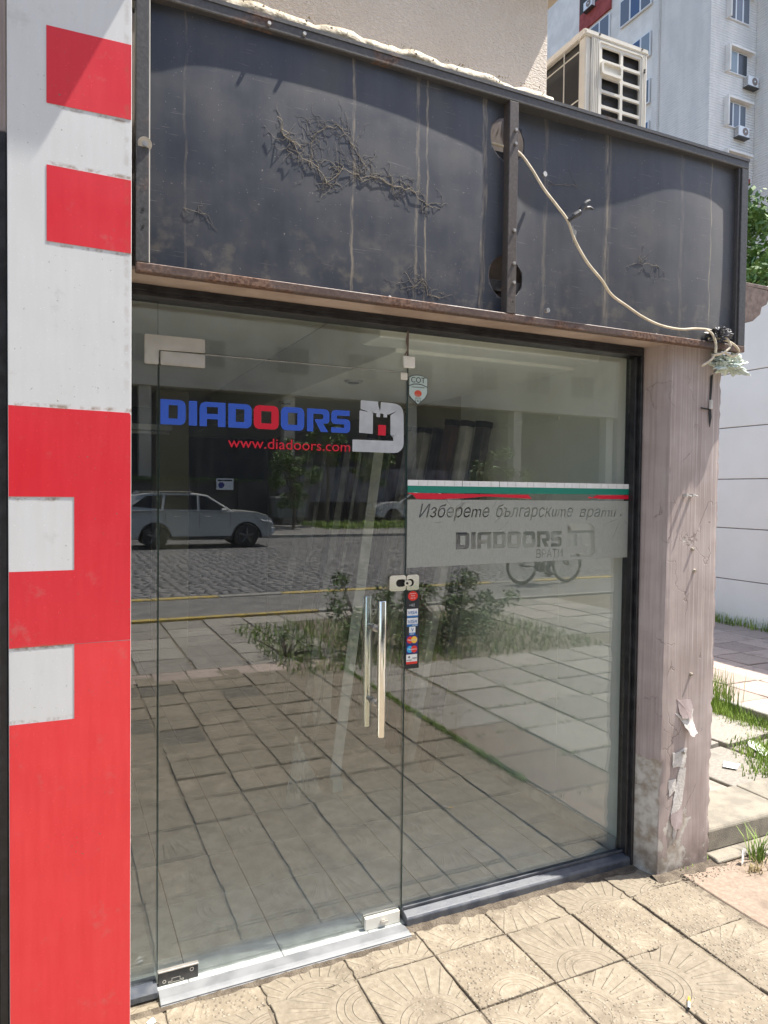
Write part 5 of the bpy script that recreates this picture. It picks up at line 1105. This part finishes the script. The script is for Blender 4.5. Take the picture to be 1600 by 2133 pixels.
def skin(name, joints, edges, radii, mat, parent, sub=2):
    me = bpy.data.meshes.new(name); me.from_pydata(joints, edges, []); o = bpy.data.objects.new(name, me); COL.objects.link(o)
    md = o.modifiers.new('s', 'SKIN'); ss = o.modifiers.new('ss', 'SUBSURF'); ss.levels = ss.render_levels = sub
    for v, r in zip(me.skin_vertices[0].data, radii): v.radius = (r, r) if not isinstance(r, tuple) else r
    me.skin_vertices[0].data[0].use_root = True
    bpy.context.view_layer.update(); dg = bpy.context.evaluated_depsgraph_get(); nm = bpy.data.meshes.new_from_object(o.evaluated_get(dg)); bpy.data.objects.remove(o)
    for p in nm.polygons: p.use_smooth = True
    return link(name, nm, mat, parent)
pr = thing('person', 'rider in dark jacket and grey trousers sitting on the bicycle', 'person', (7.9, -8.2, 0))
J = [(-.20, 0, .99), (-.12, 0, 1.16), (-.02, 0, 1.34), (.06, 0, 1.48), (.10, 0, 1.57), (.13, 0, 1.68), (.14, 0, 1.77), (-.19, .09, .97), (.16, .10, .68), (-.02, .12, .26), (.10, .12, .18), (-.19, -.09, .97), (.20, -.10, .86), (-.10, -.12, .55), (.02, -.12, .49), (.05, .19, 1.44), (.14, .24, 1.22), (.29, .27, 1.06), (.05, -.19, 1.44), (.14, -.24, 1.22), (.29, -.27, 1.06), (.35, .27, 1.04), (.35, -.27, 1.04)]
E_ = [(0, 1), (1, 2), (2, 3), (3, 4), (4, 5), (5, 6), (0, 7), (7, 8), (8, 9), (9, 10), (0, 11), (11, 12), (12, 13), (13, 14), (3, 15), (15, 16), (16, 17), (17, 21), (3, 18), (18, 19), (19, 20), (20, 22)]
RR = [(.14, .11), (.13, .10), (.15, .11), (.13, .10), .055, .085, .075, .10, .072, .045, .035, .10, .072, .045, .035, .06, .045, .03, .06, .045, .03, .03, .03]
skin('body', J, E_, RR, M['jersey'], pr)
skin('trousers', [J[0], J[7], (.00, .10, .83), J[8], (.03, .12, .38), J[11], (.03, -.10, .92), J[12], (-.05, -.12, .66)], [(0, 1), (1, 2), (2, 3), (3, 4), (0, 5), (5, 6), (6, 7), (7, 8)], [.15, .115, .10, .085, .06, .115, .10, .085, .065], M['denim'], pr)
def ball(name, c, r, mat, parent):
    bm = bmesh.new(); bmesh.ops.create_icosphere(bm, subdivisions=3, radius=1)
    for v in bm.verts: v.co = Vector((v.co.x * r[0] + c[0], v.co.y * r[1] + c[1], v.co.z * r[2] + c[2]))
    for f in bm.faces: f.smooth = True
    me = bpy.data.meshes.new(name); bm.to_mesh(me); bm.free(); return link(name, me, mat, parent)
hd = ball('head', (.155, 0, 1.715), (.092, .078, .115), M['skin'], pr); ball('hair', (.135, 0, 1.745), (.098, .085, .105), M['hair'], pr); ball('nose', (.25, 0, 1.71), (.016, .012, .02), M['skin'], hd)
for s in (-1, 1):
    ball('ear', (.145, s * .08, 1.71), (.018, .010, .03), M['skin'], hd); ball('eye', (.236, s * .03, 1.735), (.010, .010, .008), M['black'], hd)
    ball('shoe', ((.05, .12, .20) if s > 0 else (-.05, -.12, .50)), (.135, .045, .04), M['black'], pr)
    hnd = skin('hand', [(.30, s * .27, 1.05), (.335, s * .275, 1.045)], [(0, 1)], [(.024, .038), (.022, .038)], M['skin'], pr, 2)
    for k in range(4): y = s * (.245 + k * .020); MB().tube([(.33, y, 1.055), (.352, y, 1.045), (.358, y, 1.015), (.34, y, .995)], [.0095, .009, .0085, .008], 6).build('finger', M['skin'], hnd, smooth=True)
    MB().tube([(.30, s * .235, 1.04), (.325, s * .228, 1.01), (.345, s * .228, .995)], [.010, .0095, .009], 6).build('thumb', M['skin'], hnd, smooth=True)

# ================================================================ white apartment tower behind
tw = thing('apartment_tower', 'tall white apartment tower with painted brickwork behind the shop', 'building')
box('side_wall', M['farwall'], tw, 32.13, 46, 25.96, 29.55, -.1, 46, .02)
# long wall further back, with bays
box('side_wall', M['farplain'], tw, 32.13, 46, 29.56, 60, -.1, 46, 0)
box('bay_wall', M['farwall'], tw, 31.98, 32.125, 29.57, 30.03, -.1, 46, .01)
M['pane_shade'] = newmat('blind_behind_glass', (.22, .27, .30), .25)[0]; M['pane_mid'] = newmat('curtain_behind_glass', (.13, .15, .18), .2)[0]; M['pane_dark'] = newmat('dark_room_behind_glass', (.035, .042, .05), .15)[0]
def wall_window(y0, y1, z0, z1, n=2, x=32.0, curtain=False):
    f = MB().box(x - .02, x + .10, y0, y1, z0, z1).build('window', M['white_pvc'], tw, .01); wd = (y1 - y0) / n
    for k in range(n): MB().box(x - .035, x - .021, y0 + k * wd + .07, y0 + (k + 1) * wd - .07, z0 + .08, z1 - .08).build('pane', random.choice((M['pane_far'], M['pane_far'], M['pane_shade'], M['pane_mid'])), f)
M['pane_far'].node_tree.nodes['Principled BSDF'].inputs['Base Color'].default_value = (.06, .10, .19, 1)
for zf in (30.95, 33.75, 36.5): wall_window(30.2, 32.8, zf, zf + 1.65, 3)
for zf in (27.95, 25.15): wall_window(30.2, 31.75, zf, zf + 1.45, 2)
wall_window(30.2, 30.6, 23.3, 24.1, 1)
MB().box(31.97, 32.12, 33.70, 36.65, 32.80, 35.5).box(31.97, 32.12, 32.9, 33.70, 34.2, 35.5).build('red_panel', M['redpanel'], tw); 
for zf in (31.0, 28.2): wall_window(33.75, 36.5, zf, zf + 1.55, 3)
box('loggia', M['dark_shop'], tw, 31.965, 32.0, 34.4, 36.6, 34.0, 36.0, 0)
# front face windows in reveals
def front_window(x0, x1, z0, z1, y=25.96, n=2, shade=0, ac=None, tilt=False):
    f = MB().box(x0, x1, y + .02 - .10, y + .05, z0, z1).build('window', M['white_pvc'], tw, .01); wd = (x1 - x0) / n
    for k in range(n): MB().box(x0 + k * wd + .06, x0 + (k + 1) * wd - .06, y - .095, y - .081, z0 + .06, z1 - .06).build('pane', M['pane_shade'] if shade and k == 0 else random.choice((M['pane_dark'], M['pane_dark'], M['pane_mid'])), f)
    s = MB().box(x0 - .05, x1 + .35, y - .32, y - .004, z1 + .06, z1 + .18); s.build('reveal_head', M['farplain'], tw)
    MB().box(x0 - .12, x0 - .03, y - .32, y - .004, z0 - .05, z1 + .18).build('reveal_side', M['farplain'], tw)
front_window(33.42, 35.05, 28.0, 29.5, n=3); front_window(33.42, 34.97, 25.10, 26.32, shade=1); front_window(33.40, 34.95, 22.15, 23.52, n=3); front_window(33.42, 35.0, 19.3, 20.63, n=3); front_window(33.42, 35.0, 16.5, 17.8, n=3)
box('set_back_wall', M['farplain'], tw, 46.05, 62, 27.5, 60, -.1, 46, 0) 
box('return_wall', M['farwall'], tw, 35.72, 46.04, 24.9, 25.955, -.1, 46, .01)
for z0 in (16.0, 18.75, 21.6, 24.4, 27.2, 30.0):
    f = MB().box(37.05, 39.4, 24.80, 24.90, z0, z0 + 1.4).build('window', M['white_pvc'], tw, .01); MB().box(37.13, 38.15, 24.785, 24.799, z0 + .08, z0 + 1.32).box(38.25, 39.3, 24.785, 24.799, z0 + .08, z0 + 1.32).build('pane', M['pane_shade'], f)
    box('sill_ledge', M['shade_wall'], tw, 36.8, 39.6, 24.68, 24.895, z0 - .12, z0 - .04, .01); box('head_ledge', M['farplain'], tw, 36.7, 39.6, 24.55, 24.895, z0 + 1.45, z0 + 1.7, .02)
MB().box(35.2, 35.48, 25.93, 25.955, 19.3, 19.62).build('vent', M['redpanel'], tw)
def small_ac(label, loc, rz, grp='air conditioner units on the white tower'):
    o = thing('air_conditioner', label, 'air conditioner', loc, grp, rz)
    MB().box(0, .82, -.34, -.04, 0, .56).build('case', M['white_pvc'], o, .02); MB().tube([(.50, -.341, .28), (.50, -.36, .28)], .21, 20).build('fan_grille', M['shade_wall'], o); MB().tube([(.50, -.36, .28), (.50, -.37, .28)], .05, 10).build('fan_hub', M['white_pvc'], o)
    for k in range(6): MB().box(-.012, -.001, -.30, -.08, .07 + k * .075, .10 + k * .075).build('louvre', M['shade_wall'], o)
    MB().box(-.03, .85, -.36, .0, -.05, -.004).build('bracket', M['rail_dark'], o); return o
small_ac('small white air conditioner beside the upper right window of the white tower', (34.75, 25.955, 24.55), 0); small_ac('small white air conditioner under the lower right window of the white tower', (34.1, 25.955, 21.65), 0); small_ac('small air conditioner on the red panel of the white tower', (32.0, 35.9, 33.75), -PI / 2)

# ================================================================ litter
ct = thing('cigarette_butt', 'cigarette butt with orange filter lying on the paving at the bottom right', 'cigarette butt', (1.555, -.80, -.009))
d_ = Vector((.62, .55, 0)).normalized(); MB().tube([(0, 0, 0), tuple(d_ * .030)], .0040, 10).build('paper', M['white_vinyl'], ct, smooth=True); MB().tube([tuple(d_ * .030), tuple(d_ * .052)], .0041, 10).build('filter', M['st_yellow'], ct, smooth=True); MB().tube([tuple(d_ * -.004), (0, 0, 0)], .0036, 8).build('ash', M['black'], ct)
def scrap(label, pts, name='paper_scrap'):
    n = len(pts); MBx = MB().add([Vector(p) for p in pts] + [Vector(p) - Vector((0, 0, .0015)) for p in pts], [tuple(range(n)), tuple(reversed(range(n, 2 * n)))] + [(i, (i + 1) % n, n + (i + 1) % n, n + i) for i in range(n)]); return tag(MBx.build(name, M['white_vinyl']), label, 'litter')
scrap('white paper scrap propped in the grass tuft by the step', [(2.50, -.245, -.01), (2.525, -.235, -.01), (2.55, -.225, .045), (2.53, -.23, .055), (2.515, -.235, .05)])
scrap('long white paper scrap on the slabs of the raised court', [(3.62, .60, .098), (3.70, .66, .10), (3.72, .60, .10), (3.60, .42, .098), (3.55, .44, .097)])
scrap('small white paper scrap on the bare soil beside the court weeds', [(3.18, .42, .095), (3.25, .47, .10), (3.30, .40, .097), (3.22, .36, .095)])
scrap('tiny white chip on the dirt below the side pane of the door', [(-.05, -.15, -.012), (-.03, -.145, -.004), (-.022, -.16, -.01), (-.04, -.17, -.012)])
